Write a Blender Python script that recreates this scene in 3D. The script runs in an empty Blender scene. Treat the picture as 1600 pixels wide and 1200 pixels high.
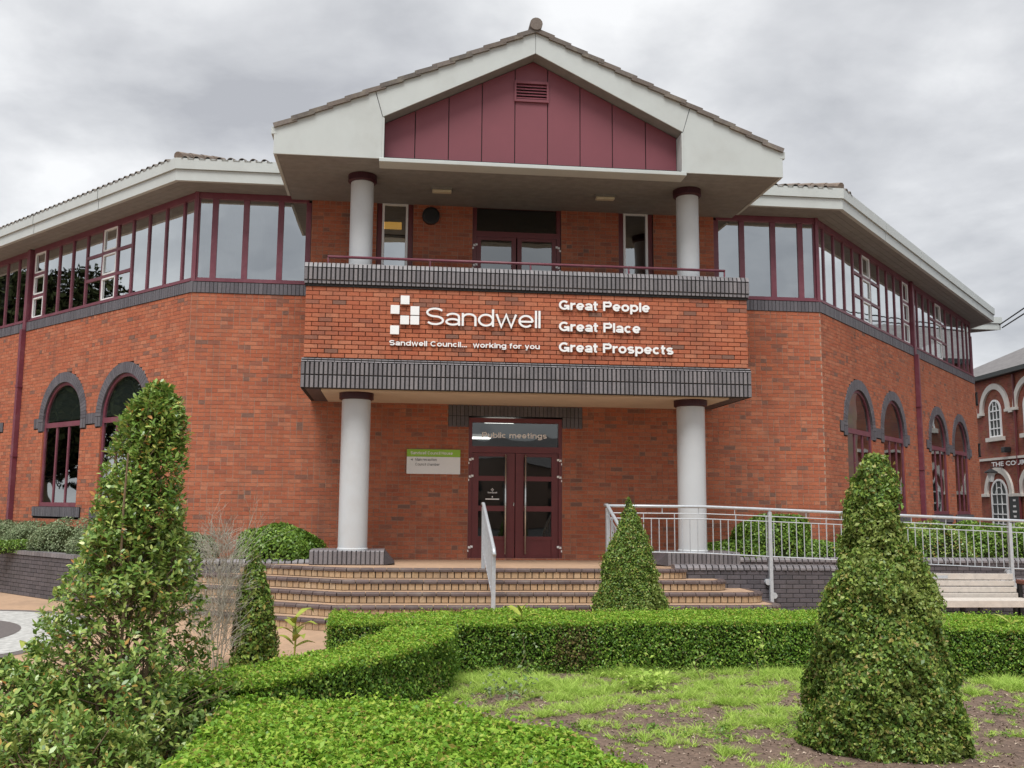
import bpy, math, random
import numpy as np
from mathutils import Vector, Matrix
random.seed(7); rng = np.random.default_rng(11)
S = bpy.context.scene
COL = S.collection
PI = math.pi

# ------------------------------------------------------------------ camera
CX, CY, CZ = -2.285, -17.517, 1.01
yaw, pitch, roll = map(math.radians, (-5.753, 7.044, 0.59))
F = Vector((-math.sin(yaw)*math.cos(pitch), math.cos(yaw)*math.cos(pitch), math.sin(pitch)))
R0 = Vector((math.cos(yaw), math.sin(yaw), 0)); U0 = R0.cross(F)
R2 = R0*math.cos(roll)+U0*math.sin(roll); U2 = U0*math.cos(roll)-R0*math.sin(roll)
cam_d = bpy.data.cameras.new("camera"); cam = bpy.data.objects.new("camera", cam_d); COL.objects.link(cam)
cam.matrix_world = Matrix(((R2.x, U2.x, -F.x, CX), (R2.y, U2.y, -F.y, CY), (R2.z, U2.z, -F.z, CZ), (0, 0, 0, 1)))
cam_d.sensor_width = 36.0; cam_d.lens = 1449.09/1600*36
cam_d.shift_x = (800-764.04)/1600; cam_d.shift_y = 10.28/1600
cam_d.clip_end = 2000; cam_d.clip_start = .05
S.camera = cam

# ------------------------------------------------------------------ sky, sun, exposure
SUN_EL, SUN_AZ = 62.0, 200.0          # azimuth: degrees from +y clockwise; the light comes from the front, a little left
world = bpy.data.worlds.new("World"); S.world = world; world.use_nodes = True
nt = world.node_tree; nt.nodes.clear()
def N(nt, t, **kw):
    n = nt.nodes.new(t)
    for k, v in kw.items():
        if k.startswith('i_'):
            n.inputs[k[2:].replace('_', ' ')].default_value = v
        else: setattr(n, k, v)
    return n
wl = nt.links.new
out = N(nt, 'ShaderNodeOutputWorld'); bg = N(nt, 'ShaderNodeBackground'); bg.inputs['Strength'].default_value = 0.1
sky = N(nt, 'ShaderNodeTexSky', sky_type='NISHITA', sun_disc=False)
sky.sun_elevation = math.radians(SUN_EL); sky.sun_rotation = math.radians(SUN_AZ)
tc = N(nt, 'ShaderNodeTexCoord'); sep = N(nt, 'ShaderNodeSeparateXYZ'); wl(tc.outputs['Generated'], sep.inputs[0])
az = N(nt, 'ShaderNodeMath', operation='ABSOLUTE'); wl(sep.outputs['Z'], az.inputs[0])
ad = N(nt, 'ShaderNodeMath', operation='ADD'); wl(az.outputs[0], ad.inputs[0]); ad.inputs[1].default_value = .28
dv = N(nt, 'ShaderNodeVectorMath', operation='DIVIDE'); wl(tc.outputs['Generated'], dv.inputs[0])
cmb = N(nt, 'ShaderNodeCombineXYZ')
for i in range(3): wl(ad.outputs[0], cmb.inputs[i])
wl(cmb.outputs[0], dv.inputs[1])
n1 = N(nt, 'ShaderNodeTexNoise', i_Scale=1.9, i_Detail=7.0, i_Roughness=.5, i_Distortion=.25)
n2 = N(nt, 'ShaderNodeTexNoise', i_Scale=4.3, i_Detail=6.0, i_Roughness=.55, i_Distortion=.2)
off = N(nt, 'ShaderNodeVectorMath', operation='ADD'); off.inputs[1].default_value = (3.1, 1.2, .5); wl(dv.outputs[0], off.inputs[0])
wl(off.outputs[0], n1.inputs['Vector']); wl(off.outputs[0], n2.inputs['Vector'])
mx = N(nt, 'ShaderNodeMath', operation='MULTIPLY_ADD'); wl(n2.outputs['Fac'], mx.inputs[0]); mx.inputs[1].default_value = .38; wl(n1.outputs['Fac'], mx.inputs[2])
cr = N(nt, 'ShaderNodeValToRGB'); wl(mx.outputs[0], cr.inputs[0])
e = cr.color_ramp.elements
e[0].position = .50; e[0].color = (.47, .478, .502, 1)
e[1].position = .84; e[1].color = (.95, .955, .96, 1)
m_ = e.new(.68); m_.color = (.69, .698, .715, 1)
gain = N(nt, 'ShaderNodeVectorMath', operation='SCALE'); wl(cr.outputs[0], gain.inputs[0]); gain.inputs['Scale'].default_value = 4.15
mixs = N(nt, 'ShaderNodeMixRGB', blend_type='MIX'); mixs.inputs[0].default_value = .95
wl(sky.outputs[0], mixs.inputs[1]); wl(gain.outputs[0], mixs.inputs[2])
wl(mixs.outputs[0], bg.inputs['Color']); wl(bg.outputs[0], out.inputs['Surface'])
sun_d = bpy.data.lights.new("sun", 'SUN'); sun_d.energy = 1.5; sun_d.angle = math.radians(30); sun_d.color = (1, .985, .955)
sun = bpy.data.objects.new("sun", sun_d); COL.objects.link(sun)
_a, _e = math.radians(SUN_AZ), math.radians(SUN_EL)
sd = Vector((math.sin(_a)*math.cos(_e), math.cos(_a)*math.cos(_e), math.sin(_e)))
sun.rotation_euler = (-sd).to_track_quat('-Z', 'Y').to_euler()
S.view_settings.view_transform = 'Standard'; S.view_settings.look = 'None'
S.view_settings.exposure = 1.34; S.view_settings.gamma = 1.0; S.view_settings.use_curve_mapping = False
S.cycles.use_denoising = True; S.cycles.max_bounces = 7; S.cycles.transparent_max_bounces = 10
S.cycles.diffuse_bounces = 4; S.cycles.glossy_bounces = 4; S.cycles.sample_clamp_indirect = 8

# ------------------------------------------------------------------ materials
def mat(name, base, rough=.7, var=.12, scale=8.0, detail=5.0, bump=.0, bscale=60.0, metal=0.0, spec=.4, dirt=None, dscale=1.2):
    m = bpy.data.materials.new(name); m.use_nodes = True; t = m.node_tree; L = t.links.new
    b = t.nodes['Principled BSDF']
    b.inputs['Roughness'].default_value = rough; b.inputs['Metallic'].default_value = metal
    b.inputs['Specular IOR Level'].default_value = spec
    c = N(t, 'ShaderNodeTexCoord'); n = N(t, 'ShaderNodeTexNoise', i_Scale=scale, i_Detail=detail, i_Roughness=.6)
    L(c.outputs['Object'], n.inputs['Vector'])
    r = N(t, 'ShaderNodeMapRange'); L(n.outputs['Fac'], r.inputs['Value'])
    r.inputs['From Min'].default_value = .3; r.inputs['From Max'].default_value = .7
    r.inputs['To Min'].default_value = 1-var; r.inputs['To Max'].default_value = 1+var
    v = N(t, 'ShaderNodeVectorMath', operation='SCALE'); v.inputs[0].default_value = base[:3]; L(r.outputs[0], v.inputs['Scale'])
    last = v.outputs[0]
    if dirt:
        n3 = N(t, 'ShaderNodeTexNoise', i_Scale=dscale, i_Detail=6.0, i_Roughness=.65); L(c.outputs['Object'], n3.inputs['Vector'])
        r3 = N(t, 'ShaderNodeMapRange'); L(n3.outputs['Fac'], r3.inputs['Value'])
        r3.inputs['From Min'].default_value = .5; r3.inputs['From Max'].default_value = .75; r3.inputs['To Max'].default_value = dirt[3]
        k = N(t, 'ShaderNodeMixRGB'); L(r3.outputs[0], k.inputs[0]); L(last, k.inputs[1]); k.inputs[2].default_value = (*dirt[:3], 1)
        last = k.outputs[0]
    L(last, b.inputs['Base Color'])
    if bump:
        n4 = N(t, 'ShaderNodeTexNoise', i_Scale=bscale, i_Detail=4.0); L(c.outputs['Object'], n4.inputs['Vector'])
        bp = N(t, 'ShaderNodeBump'); bp.inputs['Strength'].default_value = bump; bp.inputs['Distance'].default_value = .01
        L(n4.outputs['Fac'], bp.inputs['Height']); L(bp.outputs[0], b.inputs['Normal'])
    return m

def island_mat(name, stops, rough=.8, spec=.3, bump=.25, bscale=120, grain=.15, trans=0.0, stain=None, streak=None):
    """colour drawn per piece: per island in joined meshes, per object where each piece is an object."""
    m = bpy.data.materials.new(name); m.use_nodes = True; t = m.node_tree; L = t.links.new
    b = t.nodes['Principled BSDF']; b.inputs['Roughness'].default_value = rough; b.inputs['Specular IOR Level'].default_value = spec
    g = N(t, 'ShaderNodeNewGeometry'); o = N(t, 'ShaderNodeObjectInfo')
    a = N(t, 'ShaderNodeMath', operation='ADD'); L(g.outputs['Random Per Island'], a.inputs[0]); L(o.outputs['Random'], a.inputs[1])
    f = N(t, 'ShaderNodeMath', operation='FRACT'); L(a.outputs[0], f.inputs[0])
    cr = N(t, 'ShaderNodeValToRGB'); cr.color_ramp.interpolation = 'LINEAR'; L(f.outputs[0], cr.inputs[0])
    el = cr.color_ramp.elements
    while len(el) > 2: el.remove(el[-1])
    el[0].position = stops[0][0]; el[0].color = (*stops[0][1], 1)
    el[1].position = stops[-1][0]; el[1].color = (*stops[-1][1], 1)
    for p, c in stops[1:-1]:
        x = el.new(p); x.color = (*c, 1)
    last = cr.outputs[0]
    c = N(t, 'ShaderNodeTexCoord')
    if grain:
        n = N(t, 'ShaderNodeTexNoise', i_Scale=35.0, i_Detail=5.0); L(g.outputs['Position'], n.inputs['Vector'])
        r = N(t, 'ShaderNodeMapRange'); L(n.outputs['Fac'], r.inputs['Value'])
        r.inputs['From Min'].default_value = .3; r.inputs['From Max'].default_value = .7
        r.inputs['To Min'].default_value = 1-grain; r.inputs['To Max'].default_value = 1+grain
        v = N(t, 'ShaderNodeVectorMath', operation='SCALE'); L(last, v.inputs[0]); L(r.outputs[0], v.inputs['Scale']); last = v.outputs[0]
    if stain:
        n3 = N(t, 'ShaderNodeTexNoise', i_Scale=stain[4], i_Detail=7.0, i_Roughness=.7); L(g.outputs['Position'], n3.inputs['Vector'])
        r3 = N(t, 'ShaderNodeMapRange'); L(n3.outputs['Fac'], r3.inputs['Value'])
        r3.inputs['From Min'].default_value = .5; r3.inputs['From Max'].default_value = .72; r3.inputs['To Max'].default_value = stain[3]
        k = N(t, 'ShaderNodeMixRGB'); L(r3.outputs[0], k.inputs[0]); L(last, k.inputs[1]); k.inputs[2].default_value = (*stain[:3], 1); last = k.outputs[0]
    if streak:
        mp = N(t, 'ShaderNodeMapping'); mp.inputs['Scale'].default_value = (2.6, 2.6, .28); L(g.outputs['Position'], mp.inputs['Vector'])
        n5 = N(t, 'ShaderNodeTexNoise', i_Scale=1.0, i_Detail=7.0, i_Roughness=.62); L(mp.outputs[0], n5.inputs['Vector'])
        r5 = N(t, 'ShaderNodeMapRange'); L(n5.outputs['Fac'], r5.inputs['Value'])
        r5.inputs['From Min'].default_value = .52; r5.inputs['From Max'].default_value = .74; r5.inputs['To Max'].default_value = streak[3]
        k5 = N(t, 'ShaderNodeMixRGB'); L(r5.outputs[0], k5.inputs[0]); L(last, k5.inputs[1]); k5.inputs[2].default_value = (*streak[:3], 1); last = k5.outputs[0]
    L(last, b.inputs['Base Color'])
    if bump:
        n4 = N(t, 'ShaderNodeTexNoise', i_Scale=float(bscale), i_Detail=3.0); L(g.outputs['Position'], n4.inputs['Vector'])
        bp = N(t, 'ShaderNodeBump'); bp.inputs['Strength'].default_value = bump; bp.inputs['Distance'].default_value = .004
        L(n4.outputs['Fac'], bp.inputs['Height']); L(bp.outputs[0], b.inputs['Normal'])
    if trans:
        tr = N(t, 'ShaderNodeBsdfTranslucent'); L(last, tr.inputs['Color']); ms = N(t, 'ShaderNodeMixShader'); ms.inputs[0].default_value = trans
        L(b.outputs[0], ms.inputs[1]); L(tr.outputs[0], ms.inputs[2]); L(ms.outputs[0], t.nodes['Material Output'].inputs['Surface'])
    return m

def glass_mat(name, refl, tint, f_edge=.9):
    m = bpy.data.materials.new(name); m.use_nodes = True; t = m.node_tree; L = t.links.new
    t.nodes.remove(t.nodes['Principled BSDF'])
    tr = N(t, 'ShaderNodeBsdfTransparent'); tr.inputs[0].default_value = (*tint, 1)
    gl = N(t, 'ShaderNodeBsdfGlossy'); gl.inputs['Roughness'].default_value = .015; gl.inputs[0].default_value = (.93, .97, .98, 1)
    lw = N(t, 'ShaderNodeLayerWeight'); lw.inputs[0].default_value = .35
    r = N(t, 'ShaderNodeMapRange'); L(lw.outputs['Facing'], r.inputs['Value']); r.inputs['To Min'].default_value = refl; r.inputs['To Max'].default_value = f_edge
    # slow waviness of old panes
    g = N(t, 'ShaderNodeNewGeometry'); n = N(t, 'ShaderNodeTexNoise', i_Scale=1.6, i_Detail=1.0); L(g.outputs['Position'], n.inputs['Vector'])
    bp = N(t, 'ShaderNodeBump'); bp.inputs['Strength'].default_value = .06; bp.inputs['Distance'].default_value = .05; L(n.outputs['Fac'], bp.inputs['Height']); L(bp.outputs[0], gl.inputs['Normal'])
    ms = N(t, 'ShaderNodeMixShader'); L(r.outputs[0], ms.inputs[0]); L(tr.outputs[0], ms.inputs[1]); L(gl.outputs[0], ms.inputs[2])
    L(ms.outputs[0], t.nodes['Material Output'].inputs['Surface'])
    return m
def emit_mat(name, col, s):
    m = bpy.data.materials.new(name); m.use_nodes = True; t = m.node_tree
    b = t.nodes['Principled BSDF']; b.inputs['Base Color'].default_value = (*col, 1); b.inputs['Emission Color'].default_value = (*col, 1); b.inputs['Emission Strength'].default_value = s
    return m

M = {}
M['brick'] = island_mat('red_brick', [(0, (.37, .110, .060)), (.25, (.44, .148, .079)), (.5, (.39, .118, .064)), (.72, (.465, .180, .104)), (.90, (.345, .112, .066)), (.955, (.275, .118, .080)), (.982, (.20, .112, .086)), (1, (.35, .101, .055))], rough=.88, spec=.2, bump=.35, stain=(.19, .085, .06, .45, 1.7), streak=(.13, .075, .058, .42))
M['blue'] = island_mat('blue_engineering_brick', [(0, (0.136, 0.125, 0.134)), (.3, (0.200, 0.186, 0.194)), (.6, (0.160, 0.149, 0.158)), (.85, (0.224, 0.205, 0.212)), (1, (0.168, 0.156, 0.166))], rough=.5, spec=.5, bump=.2, stain=(.10, .09, .088, .35, 1.3))
M['bluesill'] = island_mat('slate_blue_sill_brick', [(0, (0.082, 0.076, 0.088)), (.3, (0.120, 0.113, 0.128)), (.6, (0.096, 0.091, 0.104)), (.85, (0.134, 0.125, 0.140)), (1, (0.101, 0.095, 0.110))], rough=.5, spec=.5, bump=.2, stain=(.10, .09, .088, .35, 1.3))
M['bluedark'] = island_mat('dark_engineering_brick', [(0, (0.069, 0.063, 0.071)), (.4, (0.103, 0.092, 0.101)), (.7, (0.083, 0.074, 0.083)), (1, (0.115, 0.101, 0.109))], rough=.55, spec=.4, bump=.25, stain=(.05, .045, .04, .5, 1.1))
M['buff'] = island_mat('buff_brick', [(0, (0.410, 0.287, 0.168)), (.3, (0.459, 0.321, 0.197)), (.6, (0.385, 0.260, 0.153)), (.85, (0.492, 0.365, 0.237)), (1, (0.344, 0.226, 0.138))], rough=.85, spec=.2, bump=.3, stain=(.24, .17, .12, .7, 2.2), streak=(.20, .15, .11, .5))
M['nosing'] = island_mat('brown_nosing_brick', [(0, (0.092, 0.066, 0.062)), (.5, (0.120, 0.086, 0.082)), (1, (0.080, 0.059, 0.057))], rough=.65, spec=.35, bump=.3, stain=(.22, .19, .16, .5, 2.5))
M['mortarb'] = mat('sooty_mortar', (.13, .068, .048), .95, .2, 14)
M['mortar'] = mat('mortar', (.37, .255, .195), .95, .2, 14, bump=.3)
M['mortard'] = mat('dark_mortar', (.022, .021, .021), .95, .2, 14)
M['white'] = mat('white_painted_board', (.495, .525, .51), .45, .03, 3, dirt=(.34, .34, .31, .35), dscale=1.0)
M['column'] = mat('white_painted_steel', (.52, .54, .555), .35, .03, 2, dirt=(.42, .40, .38, .4), dscale=1.4)
M['soffit'] = mat('brown_soffit_board', (.235, .23, .222), .7, .12, 6)
M['cream'] = mat('cream_soffit', (.62, .53, .42), .75, .06, 3)
M['burg'] = mat('burgundy_paint', (.142, .029, .032), .4, .08, 5, spec=.5)
M['burgf'] = mat('faded_burgundy_paint', (.165, .042, .062), .42, .12, 5, spec=.5, dirt=(.26, .12, .14, .5), dscale=3)
M['maroon'] = mat('dark_maroon_paint', (.045, .010, .016), .45, .08, 5)
M['clad'] = mat('burgundy_cladding', (.195, .053, .068), .5, .05, 1.5, spec=.4)
M['tile'] = island_mat('brown_roof_tile', [(0, (0.137, 0.114, 0.100)), (.4, (0.173, 0.144, 0.124)), (.7, (0.119, 0.106, 0.096)), (1, (0.187, 0.160, 0.144))], rough=.9, bump=.5, bscale=60, stain=(.30, .27, .21, .6, 4))
M['terra'] = mat('weathered_hip_tile', (.20, .155, .125), .9, .3, 9, bump=.4)
M['glass'] = glass_mat('window_glass', .50, (.52, .56, .56))
M['glassdim'] = glass_mat('dim_window_glass', .33, (.5, .54, .55), .85)
M['glassdoor'] = glass_mat('door_glass', .10, (.55, .58, .60), .7)
M['glassarch'] = glass_mat('arched_window_glass', .20, (.45, .5, .48), .8)
M['curtain'] = mat('net_curtain', (.20, .205, .215), .9, .08, 4)
M['dark'] = mat('dark_interior', (.045, .043, .042), .9, .2, 2)
M['rollerblind'] = mat('grey_green_blind', (.15, .17, .16), .9, .06, 3)
M['interior'] = mat('interior_wall', (.06, .057, .054), .9, .1, 2)
M['steel'] = mat('galvanised_steel', (.50, .53, .56), .42, .1, 20, metal=.35, spec=.5)
M['chrome'] = mat('brushed_steel', (.62, .62, .60), .25, .05, 30, metal=.9)
M['letter'] = mat('white_acrylic', (.84, .85, .85), .35, .02, 3)
M['decal'] = mat('white_vinyl', (.86, .86, .85), .5, .02, 3)
M['green'] = mat('lime_green_sign_vinyl', (.30, .55, .055), .45, .04, 3)
M['signw'] = mat('white_sign_panel', (.82, .84, .84), .35, .02, 2)
M['ink'] = mat('grey_print', (.13, .14, .15), .6, .03, 2)
M['pave'] = mat('buff_resin_paving', (.43, .285, .185), .85, .12, 9, bump=.35, bscale=180, dirt=(.28, .195, .135, .7), dscale=1.1)
M['pavew'] = mat('white_mosaic_paving', (.43, .43, .41), .8, .3, 12, bump=.3)
M['paved'] = mat('dark_mosaic_paving', (.13, .115, .11), .8, .2, 30, bump=.3)
M['asphalt'] = mat('asphalt', (.055, .055, .055), .9, .2, 20, bump=.4)
M['soil'] = mat('bark_soil', (.155, .106, .080), .95, .4, 22, detail=9, bump=1.0, bscale=45, dirt=(.085, .060, .048, .8), dscale=5)
M['chip'] = island_mat('bark_chips', [(0, (0.143, 0.098, 0.078)), (.4, (0.221, 0.156, 0.124)), (.7, (0.312, 0.234, 0.182)), (.9, (0.546, 0.442, 0.351)), (1, (0.156, 0.104, 0.078))], bump=0)
M['hedge'] = island_mat('box_hedge_leaves', [(0, (0.074, 0.169, 0.022)), (.3, (0.120, 0.251, 0.031)), (.55, (0.177, 0.339, 0.041)), (.75, (0.271, 0.448, 0.060)), (.9, (0.366, 0.516, 0.082)), (.96, (0.271, 0.204, 0.068)), (1, (0.060, 0.136, 0.022))], rough=.45, spec=.45, bump=0, grain=0, trans=.3)
M['young'] = island_mat('brightened_young_shoots', [(0, (0.145, 0.317, 0.030)), (.35, (0.230, 0.420, 0.040)), (.65, (0.326, 0.510, 0.060)), (.88, (0.460, 0.567, 0.090)), (.96, (0.363, 0.260, 0.080)), (1, (0.158, 0.272, 0.030))], rough=.5, spec=.35, bump=0, grain=0, trans=.35)  # fresh growth, its colour raised further so hedge tops look lit from above
M['dry'] = island_mat('dry_olive_leaves', [(0, (.10, .10, .035)), (.4, (.17, .15, .055)), (.7, (.24, .17, .07)), (1, (.09, .10, .03))], rough=.6, spec=.25, bump=0, grain=0, trans=.15)
M['olive'] = island_mat('pale_olive_shoots', [(0, (0.187, 0.264, 0.055)), (.4, (0.264, 0.341, 0.077)), (.8, (0.352, 0.407, 0.110)), (1, (0.165, 0.242, 0.050))], rough=.45, spec=.4, bump=0, grain=0, trans=.3)
M['topiary'] = island_mat('box_topiary_leaves', [(0, (0.083, 0.162, 0.031)), (.35, (0.147, 0.252, 0.043)), (.62, (0.221, 0.345, 0.059)), (.82, (0.347, 0.444, 0.083)), (.93, (0.422, 0.322, 0.103)), (1, (0.096, 0.171, 0.038))], rough=.45, spec=.45, bump=0, grain=0, trans=.25)
M['laurel'] = island_mat('glossy_shrub_leaves', [(0, (0.087, 0.177, 0.033)), (.3, (0.163, 0.277, 0.053)), (.55, (0.230, 0.361, 0.076)), (.78, (0.365, 0.482, 0.124)), (.93, (0.500, 0.537, 0.151)), (.978, (0.576, 0.240, 0.076)), (1, (0.115, 0.204, 0.040))], rough=.32, spec=.55, bump=0, grain=0, trans=.2)
M['ivy'] = island_mat('ivy_leaves', [(0, (0.097, 0.197, 0.029)), (.4, (0.163, 0.296, 0.044)), (.75, (0.278, 0.419, 0.065)), (1, (0.082, 0.161, 0.029))], rough=.4, spec=.45, bump=0, grain=0, trans=.25)
M['sage'] = island_mat('grey_green_leaves', [(0, (0.164, 0.227, 0.114)), (.5, (0.265, 0.328, 0.176)), (.85, (0.365, 0.416, 0.252)), (1, (0.126, 0.215, 0.076))], rough=.6, spec=.3, bump=0, grain=0, trans=.25)
M['weed'] = island_mat('weed_blades', [(0, (0.293, 0.454, 0.074)), (.4, (0.430, 0.610, 0.115)), (.75, (0.585, 0.737, 0.180)), (1, (0.259, 0.355, 0.085))], rough=.55, spec=.3, bump=0, grain=0, trans=.35)
M['canna'] = mat('yellow_green_leaf', (.27, .31, .05), .45, .3, 8, spec=.4)
M['cannag'] = mat('fresh_green_leaf', (.22, .42, .06), .45, .2, 8, spec=.4)
M['core'] = mat('hedge_twigs', (.030, .036, .014), 1.0, .5, 30, spec=.05)
M['bark'] = mat('twig_bark', (.20, .14, .09), .9, .3, 20)
M['deadtwig'] = mat('dead_grey_twigs', (.35, .335, .28), .9, .25, 15)
M['wood'] = mat('bleached_bench_timber', (.52, .475, .425), .75, .12, 12, dirt=(.45, .38, .32, .5), dscale=6)
M['iron'] = mat('black_cast_iron', (.02, .02, .022), .5, .2, 8)
M['brownwood'] = mat('brown_armrest', (.16, .06, .04), .6, .2, 8)
M['pubbrick'] = None
M['slate'] = mat('grey_slate_roof', (.16, .15, .15), .8, .25, 5, dirt=(.28, .27, .25, .4), dscale=2)
M['stone'] = mat('pale_stone_trim', (.68, .65, .60), .7, .06, 3)
M['gutter'] = mat('dark_gutter', (.03, .035, .033), .5, .1, 4)
M['cable'] = mat('black_cable', (.03, .03, .03), .6, .05, 4)
M['lamp'] = mat('cream_lamp_diffuser', (.62, .56, .42), .4, .04, 4)
M['tube'] = emit_mat('lit_ceiling_panel', (1, .97, .88), 1.5)
M['warm'] = emit_mat('warm_ceiling_lamp', (1, .50, .09), .42)
def pub_brick():
    m = bpy.data.materials.new('old_red_brickwork'); m.use_nodes = True; t = m.node_tree; L = t.links.new; b = t.nodes['Principled BSDF']
    b.inputs['Roughness'].default_value = .9
    c = N(t, 'ShaderNodeTexCoord'); w = N(t, 'ShaderNodeTexBrick'); L(c.outputs['UV'], w.inputs['Vector'])
    w.inputs['Color1'].default_value = (.25, .062, .038, 1); w.inputs['Color2'].default_value = (.33, .10, .062, 1); w.inputs['Mortar'].default_value = (.22, .13, .10, 1)
    w.inputs['Scale'].default_value = 1.0; w.inputs['Mortar Size'].default_value = .006; w.inputs['Brick Width'].default_value = .225; w.inputs['Row Height'].default_value = .075
    n = N(t, 'ShaderNodeTexNoise', i_Scale=3.0, i_Detail=6.0); L(c.outputs['Object'], n.inputs['Vector'])
    k = N(t, 'ShaderNodeMixRGB', blend_type='MULTIPLY'); k.inputs[0].default_value = .6; L(w.outputs[0], k.inputs[1]); L(n.outputs['Color'], k.inputs[2])
    r = N(t, 'ShaderNodeVectorMath', operation='SCALE'); r.inputs['Scale'].default_value = 1.35; L(k.outputs[0], r.inputs[0]); L(r.outputs[0], b.inputs['Base Color'])
    return m
M['pubbrick'] = pub_brick()

# ------------------------------------------------------------------ object helpers
BASE = {}          # world location of every object made here (children keep world-coordinate meshes)
def tag(o, label=None, cat=None, group=None, kind=None):
    if label: o['label'] = label
    if cat: o['category'] = cat
    if group: o['group'] = group
    if kind: o['kind'] = kind
    return o
def thing(name, label, cat, loc=(0, 0, 0), group=None):
    o = bpy.data.objects.new(name, None); o.empty_display_size = .2; COL.objects.link(o); o.location = loc
    BASE[o.name] = Vector(loc); return tag(o, label, cat, group)
def link(name, me, parent=None, at=(0, 0, 0), rz=0.0, rot=None):
    o = bpy.data.objects.new(name, me); COL.objects.link(o)
    o.location = Vector(at)
    if parent is not None:
        o.parent = parent; o.location = Vector(at)-BASE[parent.name]
    if rz: o.rotation_euler = (0, 0, rz)
    if rot: o.rotation_euler = rot
    BASE[o.name] = Vector(at); return o
class MB:
    def __init__(s): s.v = []; s.f = []
    def add(s, vs, fs):
        k = len(s.v); s.v.extend(vs); s.f.extend([tuple(i+k for i in f) for f in fs]); return s
    def quad(s, a, b, c, d): return s.add([a, b, c, d], [(0, 1, 2, 3)])
    def poly(s, pts): return s.add(list(pts), [tuple(range(len(pts)))])
    def box(s, x0, x1, y0, y1, z0, z1):
        return s.add([(x0, y0, z0), (x1, y0, z0), (x1, y1, z0), (x0, y1, z0), (x0, y0, z1), (x1, y0, z1), (x1, y1, z1), (x0, y1, z1)],
                     [(0, 3, 2, 1), (4, 5, 6, 7), (0, 1, 5, 4), (1, 2, 6, 5), (2, 3, 7, 6), (3, 0, 4, 7)])
    def wbox(s, fr, a, b, z0, z1, d0, d1, back=True):
        """box on a wall frame: a..b along it, d = distance outwards."""
        P = lambda t, d, z: fr.p(t, d, z)
        vs = [P(a, d0, z0), P(b, d0, z0), P(b, d1, z0), P(a, d1, z0), P(a, d0, z1), P(b, d0, z1), P(b, d1, z1), P(a, d1, z1)]
        fs = [(3, 2, 6, 7), (2, 1, 5, 6), (0, 3, 7, 4), (4, 7, 6, 5), (0, 1, 2, 3)]
        if back: fs.append((1, 0, 4, 5))
        return s.add(vs, fs)
    def prism(s, pts, fr, d0, d1):
        """outline pts (t,z) on a wall frame, extruded outwards d0..d1."""
        n = len(pts); vs = [fr.p(t, d1, z) for t, z in pts]+[fr.p(t, d0, z) for t, z in pts]
        fs = [tuple(range(n)), tuple(range(2*n-1, n-1, -1))]+[(i, i+n, (i+1) % n+n, (i+1) % n) for i in range(n)]
        return s.add(vs, fs)
    def vprism(s, pts, z0, z1):
        n = len(pts); vs = [(x, y, z1) for x, y in pts]+[(x, y, z0) for x, y in pts]
        return s.add(vs, [tuple(range(n)), tuple(range(2*n-1, n-1, -1))]+[(i, i+n, (i+1) % n+n, (i+1) % n) for i in range(n)])
    def tube(s, pts, r, n=8, cap=True):
        pts = [Vector(p) for p in pts]; rs = r if isinstance(r, (list, tuple)) else [r]*len(pts); rings = []
        for i, p in enumerate(pts):
            d = (pts[min(i+1, len(pts)-1)]-pts[max(i-1, 0)]).normalized()
            a = d.cross(Vector((0, 0, 1)))
            if a.length < .05: a = d.cross(Vector((0, 1, 0)))
            a.normalize(); b = d.cross(a)
            rings.append([tuple(p+(a*math.cos(2*PI*k/n)+b*math.sin(2*PI*k/n))*rs[i]) for k in range(n)])
        vs = [v for R in rings for v in R]; fs = []
        for i in range(len(pts)-1):
            for k in range(n): fs.append((i*n+k, i*n+(k+1) % n, (i+1)*n+(k+1) % n, (i+1)*n+k))
        if cap: fs += [tuple(range(n-1, -1, -1)), tuple(range((len(pts)-1)*n, len(pts)*n))]
        return s.add(vs, fs)
    def lathe(s, prof, c, n=32):
        vs = []; fs = []
        for r, z in prof:
            for k in range(n): vs.append((c[0]+r*math.cos(2*PI*k/n), c[1]+r*math.sin(2*PI*k/n), z))
        m = len(prof)
        for i in range(m-1):
            for k in range(n): fs.append((i*n+k, i*n+(k+1) % n, (i+1)*n+(k+1) % n, (i+1)*n+k))
        fs += [tuple(range(n-1, -1, -1)), tuple(range((m-1)*n, m*n))]
        return s.add(vs, fs)
    def mesh(s, name, m, smooth=False, fix=True):
        me = bpy.data.meshes.new(name); me.from_pydata([tuple(v) for v in s.v], [], s.f); me.materials.append(m)
        if fix:
            import bmesh
            b = bmesh.new(); b.from_mesh(me); bmesh.ops.recalc_face_normals(b, faces=b.faces); b.to_mesh(me); b.free()
        if smooth: me.polygons.foreach_set('use_smooth', [True]*len(me.polygons))
        me.update(); return me
    def obj(s, name, m, parent=None, smooth=False, kind=None, label=None, cat=None, group=None, fix=True):
        me = s.mesh(name, m, smooth, fix); o = link(name, me, parent)
        return tag(o, label, cat, group, kind)
def bevel(o, w, seg=2):
    b = o.modifiers.new('edge', 'BEVEL'); b.width = w; b.segments = seg; b.limit_method = 'ANGLE'; return o
class Frame:
    def __init__(s, x, y, ux, uy):
        l = math.hypot(ux, uy); s.x, s.y, s.ux, s.uy = x, y, ux/l, uy/l; s.nx, s.ny = s.uy, -s.ux
        s.rz = math.atan2(s.uy, s.ux)
    def p(s, t, d, z): return (s.x+s.ux*t+s.nx*d, s.y+s.uy*t+s.ny*d, z)
def subtract(iv, cuts):
    for a, b in cuts:
        o = []
        for p, q in iv:
            if b <= p or a >= q: o.append((p, q)); continue
            if a > p: o.append((p, a))
            if b < q: o.append((b, q))
        iv = o
    return iv
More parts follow.
